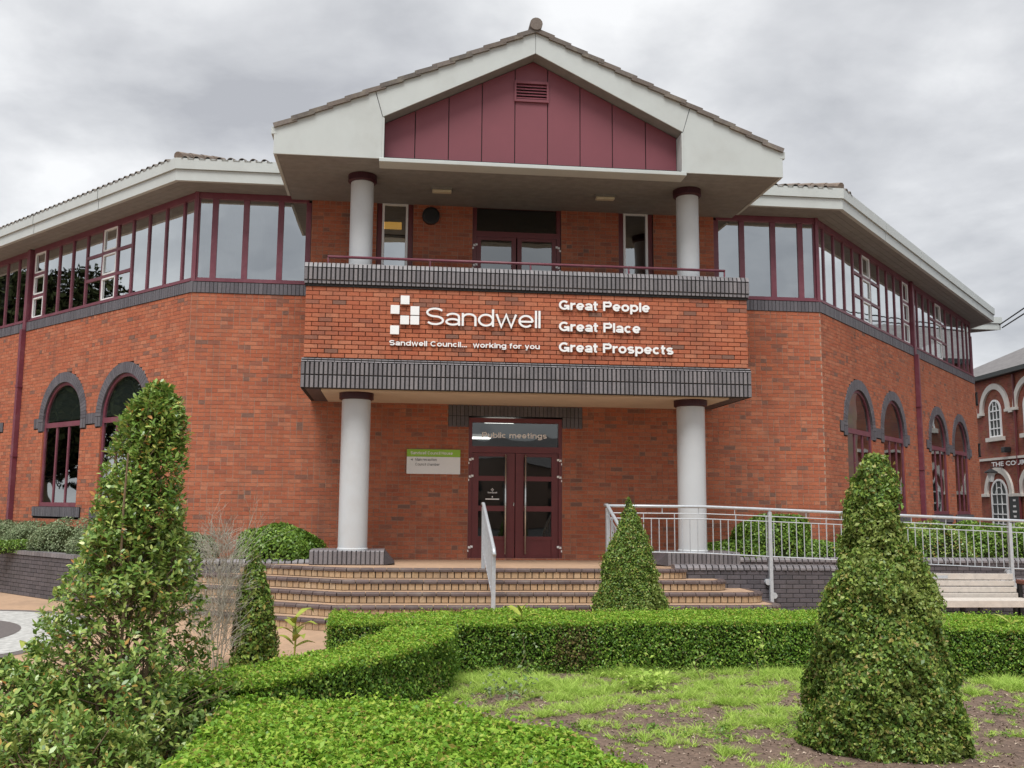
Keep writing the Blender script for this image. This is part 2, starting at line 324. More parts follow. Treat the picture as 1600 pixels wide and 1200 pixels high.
def lay(bm, mm, fr, t0, t1, z0, z1, cut=lambda z: [], L=.225, H=.075, j=.010, proud=.006, sink=.004, collect=None, shift=0.0, mdepth=0.0, headers=0.0):
    """courses of stretchers on a wall frame; collect(t,z,full) may take a whole brick as an object of its own."""
    n = max(1, round((z1-z0)/H)); h = (z1-z0)/n
    for i in range(n):
        za, zb = z0+i*h, z0+(i+1)*h
        ivs = subtract([(t0, t1)], cut((za+zb)/2))
        for a, b in ivs: mm.quad(fr.p(a, mdepth, za), fr.p(b, mdepth, za), fr.p(b, mdepth, zb), fr.p(a, mdepth, zb))
        p = t0-(L/2 if i % 2 else 0)+shift
        while p < t1:
            for a, b in ivs:
                x, y = max(p, a), min(p+L, b)
                if y-x > .035:
                    if collect and y-x > L-.002 and collect(x, za): continue
                    pr = proud+random.uniform(-.002, .002)
                    if headers and y-x > .2 and random.random() < headers:
                        q = (x+y)/2; bm.wbox(fr, q+j/2, y-j/2, za+j/2, zb-j/2, mdepth-sink, mdepth+pr+.0005, back=False); y = q
                    bm.wbox(fr, x+j/2, y-j/2, za+j/2, zb-j/2, mdepth-sink, mdepth+pr, back=False)
            p += L
def soldiers(bm, mm, fr, t0, t1, z0, z1, d=.02, pitch=.075, j=.010, back=-.02, collect=None, mback=None):
    n = max(1, round((t1-t0)/pitch)); w = (t1-t0)/n
    if mm is not None: mm.wbox(fr, t0, t1, z0, z1, back, d-.008)
    for i in range(n):
        a = t0+i*w
        if collect and collect(a, z0, w): continue
        bm.wbox(fr, a+j/2, a+w-j/2, z0+j/2, z1-j/2, back if mm is None else d-.012, d+random.uniform(-.002, .002), back=False)
def piece_mesh(name, sx, sy, sz, m, ch=.006):
    """a small brick centred on x, its face towards -y at y=0, base at z=0, face edges eased."""
    mb = MB(); x = sx/2; c = ch
    vs = [(-x, c, 0), (x, c, 0), (x, c, sz), (-x, c, sz), (-x+c, 0, c), (x-c, 0, c), (x-c, 0, sz-c), (-x+c, 0, sz-c), (-x, sy, 0), (x, sy, 0), (x, sy, sz), (-x, sy, sz)]
    fs = [(4, 5, 6, 7), (0, 1, 5, 4), (1, 2, 6, 5), (2, 3, 7, 6), (3, 0, 4, 7), (0, 8, 9, 1), (1, 9, 10, 2), (2, 10, 11, 3), (3, 11, 8, 0), (8, 11, 10, 9)]
    mb.add(vs, fs); return mb.mesh(name, m)

# ------------------------------------------------------------------ dimensions of the hall
W = 6.143; ZS = 5.128; HEAD = 6.87; GZ = -.775; s2 = math.sqrt(.5); WL = 13.5
P5 = (W+WL*s2, WL*s2)
PLAN = [(-16.75, 24), (-16.75, 11.1), (-P5[0], 11.1), (-P5[0], P5[1]), (-W, 0), (W, 0), P5, (P5[0], 11.1), (16.75, 11.1), (16.75, 24)]
FRONT = Frame(0, 0, 1, 0)                 # t = x
LW = Frame(-W, 0, s2, -s2)                # t runs from -13.5 (far) to 0 (corner); outward is front-left
RW = Frame(W, 0, s2, s2)                  # t runs from 0 (corner) to 13.5
def offset_pt(i, e):
    p0, p1, p2 = (Vector(PLAN[k]) for k in (i-1, i, i+1))
    d1, d2 = (p1-p0).normalized(), (p2-p1).normalized(); n1, n2 = Vector((d1.y, -d1.x)), Vector((d2.y, -d2.x))
    b = (n1+n2).normalized(); return p1+b*(e/b.dot(n1))

hall = thing('council_building', 'red brick council building with a burgundy gable over a columned entrance balcony', 'building', (0, 0, GZ))

# ---- brickwork
red, mor, blue, morb = MB(), MB(), MB(), MB()
ARCH = (2.2, 4.7, 8.8, 11.3); AR, RO, SP, AB = .835, 1.052, 2.74, .885
def wing_cut(sign):
    def cut(z):
        o = []
        for c in ARCH:
            if AB < z <= SP: h = AR+.0
            elif z > SP:
                if z-SP >= RO: continue
                h = math.sqrt(RO*RO-(z-SP)**2)
            elif .665 < z <= AB: h = 1.05
            else: continue
            if 2.60 < z < 2.83: h = 1.28
            if z > 2.52 and z <= SP: h = max(h, RO)
            o.append((sign*c-h, sign*c+h))
        for c1, c2 in ((ARCH[0], ARCH[1]), (ARCH[2], ARCH[3])):
            if 2.60 < z < 2.83: o.append((min(sign*c1, sign*c2), max(sign*c1, sign*c2)))
        return o
    return cut
def front_cut(z):
    o = []
    if z < 2.66 and z > 0: o.append((-.897, .897))
    if 2.47 < z < 2.91: o.append((-1.29, 1.29))
    if 2.93 < z < 4.88: o.append((-3.7, 3.7))
    return o
lay(red, mor, FRONT, -W, W, -.8, 4.913, front_cut, headers=.38)
lay(red, mor, LW, -WL, 0, -.8, 4.913, wing_cut(-1), headers=.38)
lay(red, mor, RW, 0, WL, -.8, 4.913, wing_cut(1), headers=.38)
def upper_cut(z):
    return [(-.875, .875), (-2.73, -2.03), (2.03, 2.73)]
lay(red, mor, FRONT, -3.97, 3.97, 4.9, HEAD, upper_cut, headers=.38)
RB = Frame(P5[0], 11.1, 1, 0); RS = Frame(P5[0], P5[1], 0, 1)
lay(red, mor, RB, 0, 16.75-P5[0], -.8, 4.913); lay(red, mor, RS, 0, 11.1-P5[1], -.8, 4.913)
RE = Frame(16.75, 11.1, 0, 1); lay(red, mor, RE, 0, 3, -.8, 4.913)
# sill soldier courses under the upper windows
for fr, a, b in ((FRONT, -W, -3.75), (FRONT, 3.75, W), (LW, -WL, 0), (RW, 0, WL), (RB, 0, 16.75-P5[0]), (RS, 0, 1.55)):
    soldiers(blue, morb, fr, a+.02, b-.02, 4.913, ZS, d=.022)
# corner stones of the sill course
for sx in (-1, 1):
    blue.vprism([(sx*(W-.018), -.026), (sx*(W+.012), -.026), (sx*(W+.03), -.012), (sx*(W+.03), .02), (sx*(W-.018), .02)], 4.915, ZS-.001)
# lintel panel over the entrance
for a, b, z0, z1 in ((-1.29, -.9, 2.475, 2.69), (.9, 1.29, 2.475, 2.69), (-1.29, 1.29, 2.69, 2.905)):
    soldiers(blue, morb, FRONT, a, b, z0, z1, d=.012)
# arches
for fr, sg in ((LW, -1), (RW, 1)):
    for c in ARCH:
        n = 41
        for k in range(n):
            a0, a1 = PI*k/n+.004, PI*(k+1)/n-.004
            vs = []
            for dd in (.024, -.11):
                for r, a in ((AR, a0), (RO, a0), (RO, a1), (AR, a1)): vs.append(fr.p(sg*c+r*math.cos(a), dd, SP+r*math.sin(a)))
            blue.add(vs, [(0, 1, 2, 3), (0, 4, 5, 1), (1, 5, 6, 2), (2, 6, 7, 3), (3, 7, 4, 0)])
        for k in range(16):   # mortar behind the ring
            a0, a1 = PI*k/16, PI*(k+1)/16
            morb.quad(*[fr.p(sg*c+r*math.cos(a), .012, SP+r*math.sin(a)) for r, a in ((AR, a0), (RO, a0), (RO, a1), (AR, a1))])
        for q in (-1, 1):     # springers
            t0, t1 = sorted((sg*c+q*AR, sg*c+q*RO))
            soldiers(blue, morb, fr, t0, t1, 2.53, SP-.002, d=.024, pitch=.11)
        soldiers(blue, morb, fr, sg*c-1.05, sg*c+1.05, .67, .883, d=.035)
    for q in ((ARCH[0]-1.27, ARCH[0]-RO), (ARCH[0]+RO, ARCH[1]-RO), (ARCH[1]+RO, ARCH[1]+1.27), (ARCH[2]-1.27, ARCH[2]-RO), (ARCH[2]+RO, ARCH[3]-RO), (ARCH[3]+RO, ARCH[3]+1.27)):
        t0, t1 = sorted((sg*q[0], sg*q[1])); soldiers(blue, morb, fr, t0+.003, t1-.003, 2.602, 2.828, d=.02, pitch=.11)

# ---- balcony (part) with its bricks (sub-parts)
YB = -2.0; XB = 3.835
bal = MB(); bal.box(-XB+.03, XB-.03, YB+.03, -.005, 2.93, 4.86)
balcony = bal.obj('balcony', M['mortar'], hall)
bm_brick = piece_mesh('brick', .215, .04, .065, M['brick'], .004)
bm_sold = piece_mesh('soldier_brick', .051, .05, .203, M['blue'], .005)
BF = Frame(0, YB+.03, 1, 0); cnt = [0]
order = []
def take_brick(t, z):
    if cnt[0] >= 300: return False
    # nearest bricks: the left part of the sign panel
    cnt[0] += 1; link('brick', bm_brick, balcony, (t+.1125, YB+.03-.03-random.uniform(0, .003), z+.005)); return True
rb, rm = MB(), MB()
lay(rb, rm, BF, -XB, XB, 3.43, 4.645, collect=take_brick, proud=.03, sink=.0)
for sx in (-1, 1):
    fr = Frame(sx*(XB-.03), YB if sx > 0 else 0, 0, sx); lay(rb, rm, fr, 0, 2.0, 3.43, 4.645, proud=.03, sink=0)
rb.obj('brickwork', M['brick'], balcony, kind='stuff', fix=False)
rm.obj('mortar', M['mortarb'], balcony, kind='stuff', fix=False)
# blue brick bands of the balcony
XL = 3.872; bb, bmm = MB(), MB(); sc = [0]
def take_sold(y):
    def f(a, z, w):
        if sc[0] >= 300: return False
        sc[0] += 1; link('soldier_brick', bm_sold, balcony, (a+w/2, y, z+.005)); return True
    return f
LBF = Frame(0, -2.056, 1, 0)
bmm.box(-XL+.01, XL-.01, -2.036, -1.94, 2.914, 3.40)
for z0 in (2.914, 3.137): soldiers(bb, None, LBF, -XL, XL, z0, z0+.215, d=.0, j=.024, back=-.03, collect=take_sold(-2.056))
bmm.box(-XL+.01, XL-.01, -2.036, -1.72, 4.70, 5.03)
soldiers(bb, None, LBF, -XL, XL, 4.745, 4.960, d=.0, j=.024, back=-.03, collect=take_sold(-2.056))
# sloped header course on the lower band, coping and dentil courses on the upper one
hdr = MB(); n = 70; w = 2*XL/n
for i in range(n):
    a, b = -XL+i*w+.005, -XL+(i+1)*w-.005
    hdr.add([(a, -2.056, 3.357), (b, -2.056, 3.357), (b, -1.985, 3.425), (a, -1.985, 3.425), (a, -1.97, 3.357), (b, -1.97, 3.357)], [(0, 1, 2, 3), (0, 3, 4), (1, 5, 2), (2, 5, 4, 3)])
hdr.obj('header_bricks', M['blue'], balcony, kind='stuff', fix=False)
n = 103; w = 2*XL/n; cop = MB(); den = MB()
for i in range(n):
    a, b = -XL+i*w+.010, -XL+(i+1)*w-.010
    cop.add([(a, -2.06, 4.966), (b, -2.06, 4.966), (b, -2.03, 5.045), (a, -2.03, 5.045), (b, -1.74, 5.045), (a, -1.74, 5.045), (a, -1.74, 4.966), (b, -1.74, 4.966)], [(0, 1, 2, 3), (3, 2, 4, 5), (0, 3, 5, 6), (1, 7, 4, 2), (5, 4, 7, 6)])
    den.box(a, b, -2.04, -1.9, 4.690, 4.738)
cop.obj('coping_bricks', M['blue'], balcony, kind='stuff', fix=False)
den.obj('dentil_bricks', M['blue'], balcony, kind='stuff', fix=False)
bmm2 = MB(); bmm2.box(-XL+.02, XL-.02, -2.02, -1.9, 4.646, 4.689); bmm2.obj('dark_course', M['mortard'], balcony)  # dark course set back under the dentils
for sx in (-1, 1):      # returns of the bands along the balcony sides
    fr = Frame(sx*XL, -2.04 if sx > 0 else 0, 0, sx)
    for z0, z1 in ((2.914, 3.129), (3.137, 3.352), (4.745, 4.96)): soldiers(bb, morb, fr, .0, 2.03, z0, z1, d=.0, back=-.06)
    bb.box(min(sx*3.84, sx*XL), max(sx*3.84, sx*XL), -1.73, -.01, 4.966, 5.045); bb.box(min(sx*3.8, sx*3.866), max(sx*3.8, sx*3.866), -1.98, -.01, 3.356, 3.40)
    bmm.box(min(sx*3.60, sx*3.80), max(sx*3.60, sx*3.80), -1.72, -.01, 4.86, 5.03)
bb.obj('engineering_brickwork', M['blue'], balcony, kind='stuff', fix=False)
bmm.obj('band_core', M['mortard'], balcony)
so = MB(); so.box(-3.55, 3.55, -1.80, -.006, 2.905, 2.929); so.obj('soffit_panel', M['cream'], balcony)
so = MB()
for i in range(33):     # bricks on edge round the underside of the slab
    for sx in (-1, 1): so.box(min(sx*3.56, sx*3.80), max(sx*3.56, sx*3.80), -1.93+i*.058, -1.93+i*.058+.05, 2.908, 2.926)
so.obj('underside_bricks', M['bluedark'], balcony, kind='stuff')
red.obj('brickwork', M['brick'], hall, kind='stuff', fix=False)
mor.obj('mortar', M['mortar'], hall, kind='stuff', fix=False)
blue.obj('engineering_brickwork', M['bluesill'], hall, kind='stuff', fix=False)
morb.obj('dark_mortar', M['mortard'], hall, kind='stuff')

# ---- balcony rail
br = MB(); ry = -1.86; br.tube([(-3.5, ry, 5.20), (3.5, ry, 5.20)], .024)
rail = br.obj('balcony_rail', M['burgf'], hall, smooth=True)
for x in (-3.49, -1.75, 0, 1.75, 3.49):
    b = MB(); b.tube([(x, ry, 5.03), (x, ry, 5.19)], .016); b.obj('rail_post', M['burgf'], rail)

# ---- columns
for sx in (-1, 1):
    c = (sx*2.964, -1.446)
    m = MB(); m.lathe([(.262, .235), (.262, .262), (.248, .275), (.248, 2.81)], c, 40); col = m.obj('column', M['column'], hall, smooth=True)
    m = MB(); m.lathe([(.27, 2.785), (.295, 2.80), (.295, 2.905)], c, 40); m.obj('capital', M['maroon'], col)
    m = MB(); m.lathe([(.235, 4.88), (.235, 5.06), (.202, 5.08), (.202, 6.70)], c, 40); col = m.obj('column', M['column'], hall, smooth=True)
    m = MB(); m.lathe([(.225, 6.66), (.255, 6.685), (.255, 6.795)], c, 40); m.obj('capital', M['maroon'], col)
for c in [o for o in hall.children if o.name.startswith('column')]:
    e_ = c.modifiers.new('split', 'EDGE_SPLIT'); e_.split_angle = math.radians(40)

# ---- gable
YG = -2.353; GF = Frame(0, YG, 1, 0)
ZB, ZE, ZA, WG = 6.796, 7.241, 9.225, 4.416
for sx in (-1, 1):
    for pts in ([(sx*WG, ZB), (sx*2.62, ZB), (sx*2.62, 7.53), (sx*2.755, 7.987), (sx*WG, ZE)], [(sx*2.613, 7.535), (sx*.0025, 8.83), (sx*.0025, ZA), (sx*2.745, 7.992)]):
        m = MB(); m.prism(pts if sx < 0 else pts[::-1], GF, -.03, 0); bevel(m.obj('bargeboard', M['white'], hall), .004, 1)
    m = MB(); m.box(min(sx*WG, sx*(WG-.05)), max(sx*WG, sx*(WG-.05)), YG+.051, -.2, ZB, ZE); m.obj('side_fascia', M['white'], hall)
    m = MB(); m.box(min(sx*4.37, sx*4.46), max(sx*4.37, sx*4.46), YG-.004, -.3, ZE-.10, ZE+.02); m.obj('gutter', M['white'], hall)
    # brown reveal round the cladding
    q = [(sx*2.62, 6.81), (sx*2.62, 7.53), (0, 8.83)]
    for (a, za), (b, zb) in zip(q, q[1:]): rev = MB(); rev.quad((a, YG+.03, za), (b, YG+.03, zb), (b, YG+.34, zb), (a, YG+.34, za)); rev.obj('reveal', M['soffit'], hall, fix=False)
    m = MB(); x0 = sx*2.62; pts = [(x0-sx*.035, 6.812), (x0, 6.812), (x0, 7.53), (x0-sx*.035, 7.515)]
    m.prism(pts, GF, -.30, .004); m.obj('trim', M['white'], hall)
m = MB(); m.box(-2.66, 2.66, YG-.03, YG+.31, 6.738, 6.806); bevel(m.obj('trim', M['white'], hall), .008)
seams = [-2.585, -2.06, -1.48, -.9, -.32, .26, .84, 1.42, 2.02, 2.585]
PF = Frame(0, YG+.29, 1, 0); zt = lambda x: 8.815-abs(x)*(1.3/2.62)
for a, b in zip(seams, seams[1:]):
    a2, b2 = a+.008, b-.008
    if a == -.32:
        for lo, hi in ((6.812, 8.075), (8.43, None)):
            pts = [(a2, lo), (b2, lo)]+([(b2, hi), (a2, hi)] if hi else [(b2, zt(b2)), (0, zt(0)), (a2, zt(a2))])
            m = MB(); m.prism(pts, PF, -.02, .0); m.obj('cladding_panel', M['clad'], hall)
    else:
        m = MB(); m.prism([(a2, 6.812), (b2, 6.812), (b2, zt(b2)), (a2, zt(a2))], PF, -.02, 0); m.obj('cladding_panel', M['clad'], hall)
m = MB(); m.poly([(-2.66, YG+.33, 6.79), (2.66, YG+.33, 6.79), (2.66, YG+.33, 7.56), (0, YG+.33, 8.87), (-2.66, YG+.33, 7.56)]); m.obj('cladding_backing', M['dark'], hall)
m = MB()
for x0, x1, z0, z1 in ((-.335, .275, 8.395, 8.445), (-.335, .275, 8.06, 8.105), (-.335, -.30, 8.105, 8.395), (.24, .275, 8.105, 8.395)): m.box(x0, x1, YG+.255, YG+.30, z0, z1)
vent = m.obj('vent', M['clad'], hall)
for k in range(5):
    z = 8.125+k*.055; m = MB(); m.add([(-.3, YG+.26, z), (.24, YG+.26, z), (.24, YG+.305, z+.05), (-.3, YG+.305, z+.05), (-.3, YG+.26, z-.008), (.24, YG+.26, z-.008)], [(0, 1, 2, 3), (4, 5, 1, 0)]); m.obj('slat', M['clad'], vent)
# gable roof: slabs, verge tiles, ridge tiles
sl = math.atan2(ZA-ZE, WG)
for sx in (-1, 1):
    m = MB(); m.add([(sx*4.45, YG+.02, ZE+.0), (0, YG+.02, ZA+.015), (0, 5, ZA+.015), (sx*4.45, 5, ZE+.0)], [(0, 1, 2, 3)]); m.obj('roof_slab', M['slate'], hall)
    nT = 15; Ls = math.hypot(WG-.02, ZA-ZE)/nT; tm = MB()
    tm.box(-.03, Ls+.05, 0, .34, .0, .075); tme = tm.mesh('verge_tile', M['tile'])
    for k in range(nT):
        t = k*Ls; x, z = WG-.03-t*math.cos(sl), ZE+.012+t*math.sin(sl)
        o = link('verge_tile', tme, hall, (sx*x, YG-.045+random.uniform(-.006, .006), z)); a = -sl+math.radians(4.5)+random.uniform(-.012, .012)
        if sx > 0: o.rotation_euler = (0, PI-a, 0); o.scale = (1, 1, -1)
        else: o.rotation_euler = (0, a, 0)
rt = MB(); n = 14
pf = [(math.cos(PI*2*k/n)*.112, math.sin(PI*2*k/n)*.112) for k in range(n)]
rt.add([(x, 0, z) for x, z in pf]+[(x, .42, z) for x, z in pf], [tuple(range(n)), tuple(range(2*n-1, n-1, -1))]+[(k, (k+1) % n, (k+1) % n+n, k+n) for k in range(n)])
rme = rt.mesh('ridge_tile', M['tile'])
for k in range(8): link('ridge_tile', rme, hall, (0, YG-.07+k*.43, 9.345))
# gable soffit boards and lamps
nb = 15
for k in range(nb):
    y0 = YG+.052+k*(2.34/nb); m = MB(); m.box(-4.36, 4.36, y0+.003, y0+2.34/nb-.003, 6.800, 6.822); m.obj('soffit_board', M['soffit'], hall)
m = MB(); m.box(-4.36, 4.36, YG+.06, -.01, 6.823, 6.85); m.obj('soffit_backing', M['dark'], hall)
for i, x in enumerate((-1.53, 1.53)):
    lm = thing('soffit_light', 'cream bulkhead light under the gable soffit, '+('above the left narrow window side' if i == 0 else 'above the right narrow window side'), 'light', (x, -.99, 6.80), 'lights under the gable soffit')
    m = MB(); m.box(x-.19, x+.19, -1.06, -.92, 6.765, 6.799); m.obj('lamp_base', M['soffit'], lm)
    m = MB(); m.box(x-.175, x+.175, -1.05, -.93, 6.715, 6.764); bevel(m.obj('diffuser', M['lamp'], lm), .015)

# ---- main eaves: two-step fascia, soffits, roof, first tile row
def strip(e0, e1, z0, z1, i):
    a0, a1, b0, b1 = offset_pt(i, e0), offset_pt(i, e1), offset_pt(i+1, e0), offset_pt(i+1, e1)
    return a0, a1, b0, b1
SEG = [(3, 'l'), (4, 'f'), (5, 'r'), (6, 's'), (7, 'b')]
for i, nm in SEG:
    for e0, e1, z0, z1 in ((.52, .60, 6.873, 7.079), (.52, .635, 7.084, 7.287)):
        a0, a1, b0, b1 = strip(e0, e1, z0, z1, i)
        parts = [((a0, a1), (b0, b1))]
        if nm == 'f':
            cutL = lambda e: Vector((-4.36, -e)); cutR = lambda e: Vector((4.36, -e))
            parts = [((a0, a1), (cutL(e0), cutL(e1))), ((cutR(e0), cutR(e1)), (b0, b1))]
        for (p, q), (r, s_) in parts:
            nf = max(1, round((s_-q).length/2.9))
            for f_ in range(nf):
                fa, fb = f_/nf+(.0009 if f_ else 0), (f_+1)/nf-(.0009 if f_ < nf-1 else 0); c4 = [q.lerp(s_, fa), q.lerp(s_, fb), p.lerp(r, fb), p.lerp(r, fa)]
                m = MB(); m.vprism([(v.x, v.y) for v in c4], z0, z1); m.obj('fascia', M['white'], hall)
    for k in range(4):
        a0, a1, b0, b1 = strip(-.06+k*.145+.003, -.06+(k+1)*.145-.003, 0, 0, i)
        if nm == 'f':
            for p, q, r, s_ in ((a0, a1, Vector((-4.38, a0.y)), Vector((-4.38, a1.y))), (Vector((4.38, b0.y)), Vector((4.38, b1.y)), b0, b1)):
                m = MB(); m.vprism([(q.x, q.y), (s_.x, s_.y), (r.x, r.y), (p.x, p.y)], 6.872, 6.89); m.obj('soffit_board', M['soffit'], hall)
        else:
            m = MB(); m.vprism([(a1.x, a1.y), (b1.x, b1.y), (b0.x, b0.y), (a0.x, a0.y)], 6.872, 6.89); m.obj('soffit_board', M['soffit'], hall)
    # roof slope
    a, b = offset_pt(i, .60), offset_pt(i+1, .60); c, d = offset_pt(i, -6.0), offset_pt(i+1, -6.0)
    if nm in 'lfr':
        m = MB(); m.quad((a.x, a.y, 7.275), (b.x, b.y, 7.275), (d.x, d.y, 9.2), (c.x, c.y, 9.2)); m.obj('roof', M['slate'], hall)
tl = MB(); n = 8
arc = [(math.cos(PI*k/n)*.062, math.sin(PI*k/n)*.062) for k in range(n+1)]
L2 = .34
vs = [(x, 0, z) for x, z in arc]+[(x, L2, z+.1) for x, z in arc]+[(x*.8, 0, z*.8) for x, z in arc]
tl.add(vs, [(k, k+1, k+n+2, k+n+1) for k in range(n)]+[(k, k+2*n+2, k+2*n+3, k+1) for k in range(n)])
# flat pan between the rolls
tl.add([(.06, .0, .005), (.145, 0, .005), (.145, L2, .105), (.06, L2, .105)], [(0, 1, 2, 3)])
tlm = tl.mesh('roof_tile', M['tile'], fix=False)
for fr, t0, t1 in ((LW, -WL-.2, .18), (FRONT, -W-.2, -4.5), (FRONT, 4.5, W+.2), (RW, -.18, .3)):
    k = int((t1-t0)/.205)
    for q in range(k): link('roof_tile', tlm, hall, fr.p(t0+.1+q*.205, .645, 7.268), rz=fr.rz)
for sx in (-1, 1):      # hip tiles climbing from the eave corners
    hp = offset_pt(4 if sx < 0 else 5, .60); d = Vector((-sx*.35, .85, 0)).normalized()
    for k in range(4):
        p = Vector((hp.x, hp.y, 7.33))+Vector((d.x, d.y, .30))*(.36*k+.02); q = p+Vector((d.x, d.y, .30))*.40
        m = MB(); m.tube([p, q], [.085, .07], 10); m.obj('hip_tile', M['terra'], hall, smooth=False)
# closing walls, floors and ceilings inside
m = MB(); m.box(-6.0, 6.0, .3, 9, 4.80, 4.90); m.box(-6, 6, .15, 9, 2.95, 3.05); m.obj('floor_slab', M['interior'], hall)
m = MB(); m.poly([(x, y, 6.895) for x, y in [(p[0], p[1]) for p in PLAN]]); m.obj('ceiling', M['interior'], hall)
m = MB(); m.poly([(x*.97, y*.97+.35, 4.82) for x, y in PLAN[3:7]]+[(P5[0]*.97, 23.5, 4.82), (-P5[0]*.97, 23.5, 4.82)]); m.obj('floor', M['interior'], hall)
m = MB()
for z0, z1 in ((-.8, 6.9),):
    m.quad((-16.75, 11.1, z0), (-16.75, 24, z0), (-16.75, 24, z1), (-16.75, 11.1, z1)); m.quad((-16.75, 24, z0), (16.75, 24, z0), (16.75, 24, z1), (-16.75, 24, z1)); m.quad((16.75, 14.1, z0), (16.75, 24, z0), (16.75, 24, z1), (16.75, 14.1, z1))
    m.quad((-16.75, 11.1, z0), (-P5[0], 11.1, z0), (-P5[0], 11.1, z1), (-16.75, 11.1, z1)); m.quad((-P5[0], 11.1, z0), (-P5[0], P5[1], z0), (-P5[0], P5[1], z1), (-P5[0], 11.1, z1))
m.obj('rear_wall', M['mortar'], hall, fix=False)
for y in (9.0,):
    m = MB(); m.quad((-5.9, y, -.1), (5.9, y, -.1), (5.9, y, 6.85), (-5.9, y, 6.85)); m.obj('inner_wall', M['interior'], hall, fix=False)

# ---- upper window bands
def window_band(fr, ts, z0, z1, groups=(), white=(), mw=.055, curtain=False, dark_post=()):
    """ts: mullion centres, the first and last are the end posts. groups: (i0,i1) bays split in three heights; white: bays with white casements."""
    m = MB(); b, h = z0+.082, z1-.12
    m.wbox(fr, ts[0], ts[-1], z0+.002, b, -.10, -.015); m.wbox(fr, ts[0], ts[-1], h, z1, -.10, -.015)
    m.wbox(fr, ts[0], ts[-1], z0+.004, z0+.028, -.05, .03)
    for i, t in enumerate(ts):
        w = mw*(1.0 if 0 < i < len(ts)-1 else .9); m.wbox(fr, t-w, t+w, b-.002, h+.002, -.078, -.034)
    bars = [b+(h-b)*k/3 for k in (1, 2)]
    for i0, i1 in groups:
        for z in bars: m.wbox(fr, ts[i0]+mw, ts[i1]-mw, z-.032, z+.032, -.076, -.036)
    win = m.obj('window', M['burgf'], hall)
    for i, (a, c) in enumerate(zip(ts, ts[1:])):
        ing = any(i0 <= i < i1 for i0, i1 in groups); zz = [b]+bars+[h] if ing else [b, h]
        for k, (p, q) in enumerate(zip(zz, zz[1:])):
            m = MB(); m.quad(fr.p(a, -.06, p), fr.p(c, -.06, p), fr.p(c, -.06, q), fr.p(a, -.06, q)); m.obj('pane', M['glass'], win, fix=False)
            if i in white:
                m = MB(); a2, c2, p2, q2 = a+mw, c-mw, p+.036 if k else p, q-.036 if k < 2 else q
                for t0, t1, y0, y1 in ((a2, a2+.032, p2, q2), (c2-.032, c2, p2, q2), (a2, c2, p2, p2+.032), (a2, c2, q2-.032, q2)): m.wbox(fr, t0, t1, y0, y1, -.055, -.030)
                m.obj('casement', M['letter'], win)
        if not curtain and random.random() < .4:
            zb_ = b+(h-b)*random.choice((.35, .5, .62, .75)); m = MB(); m.quad(fr.p(a+.03, -.17, zb_), fr.p(c-.03, -.17, zb_), fr.p(c-.03, -.17, h), fr.p(a+.03, -.17, h)); m.obj('blind', M['curtain'], win, fix=False)
        if curtain and i in curtain:
            n = 40; m = MB()
            for q in range(n):
                t0, t1 = a+(c-a)*q/n, a+(c-a)*(q+1)/n; d0, d1 = (-.26-.02*math.sin(q*.62+1.1*math.sin(q*.23+i)), -.26-.02*math.sin((q+1)*.62+1.1*math.sin((q+1)*.23+i)))
                m.quad(fr.p(t0, d0, b), fr.p(t1, d1, b), fr.p(t1, d1, h), fr.p(t0, d0, h))
            m.obj('curtain', M['curtain'], win, fix=False)
    return win
window_band(FRONT, [-W+.03, -5.785, -5.205, -4.555, -4.03], ZS, HEAD, curtain=(0, 1, 2))
window_band(FRONT, [4.03, 4.565, 5.215, 5.79, W-.03], ZS, HEAD, curtain=(3,))
H1 = [.04, .45, 1.06, 1.68, 2.29, 2.87, 3.47, 4.15, 4.78, 5.40, 6.04, 6.60]
H2 = [6.9, 7.42, 8.04, 8.63, 9.2, 9.85, 10.41, 11.15, 11.85, 12.5, 13.0, 13.46]
window_band(RW, H1, ZS, HEAD, groups=((4, 7), (10, 11)), white=(5, 10), mw=.030)
window_band(RW, H2, ZS, HEAD, groups=((3, 6),), white=(4,), mw=.030)
window_band(LW, [-t for t in H1][::-1], ZS, HEAD, groups=((4, 7), (0, 1)), white=(5, 0), mw=.030)
window_band(LW, [-t for t in H2][::-1], ZS, HEAD, groups=((5, 8),), white=(6,), mw=.030)
window_band(RB, [.05, .45, 1.0], ZS, HEAD, mw=.05); window_band(RS, [.05, .8, 1.5], ZS, HEAD, mw=.05)
for sx in (-1, 1):      # burgundy corner posts
    m = MB(); m.vprism([(sx*(W-.05), -.012), (sx*(W+.004), -.012), (sx*(W+.035), .022), (sx*(W-.02), .09), (sx*(W-.05), .06)], ZS, HEAD); m.obj('corner_post', M['burgf'], hall)

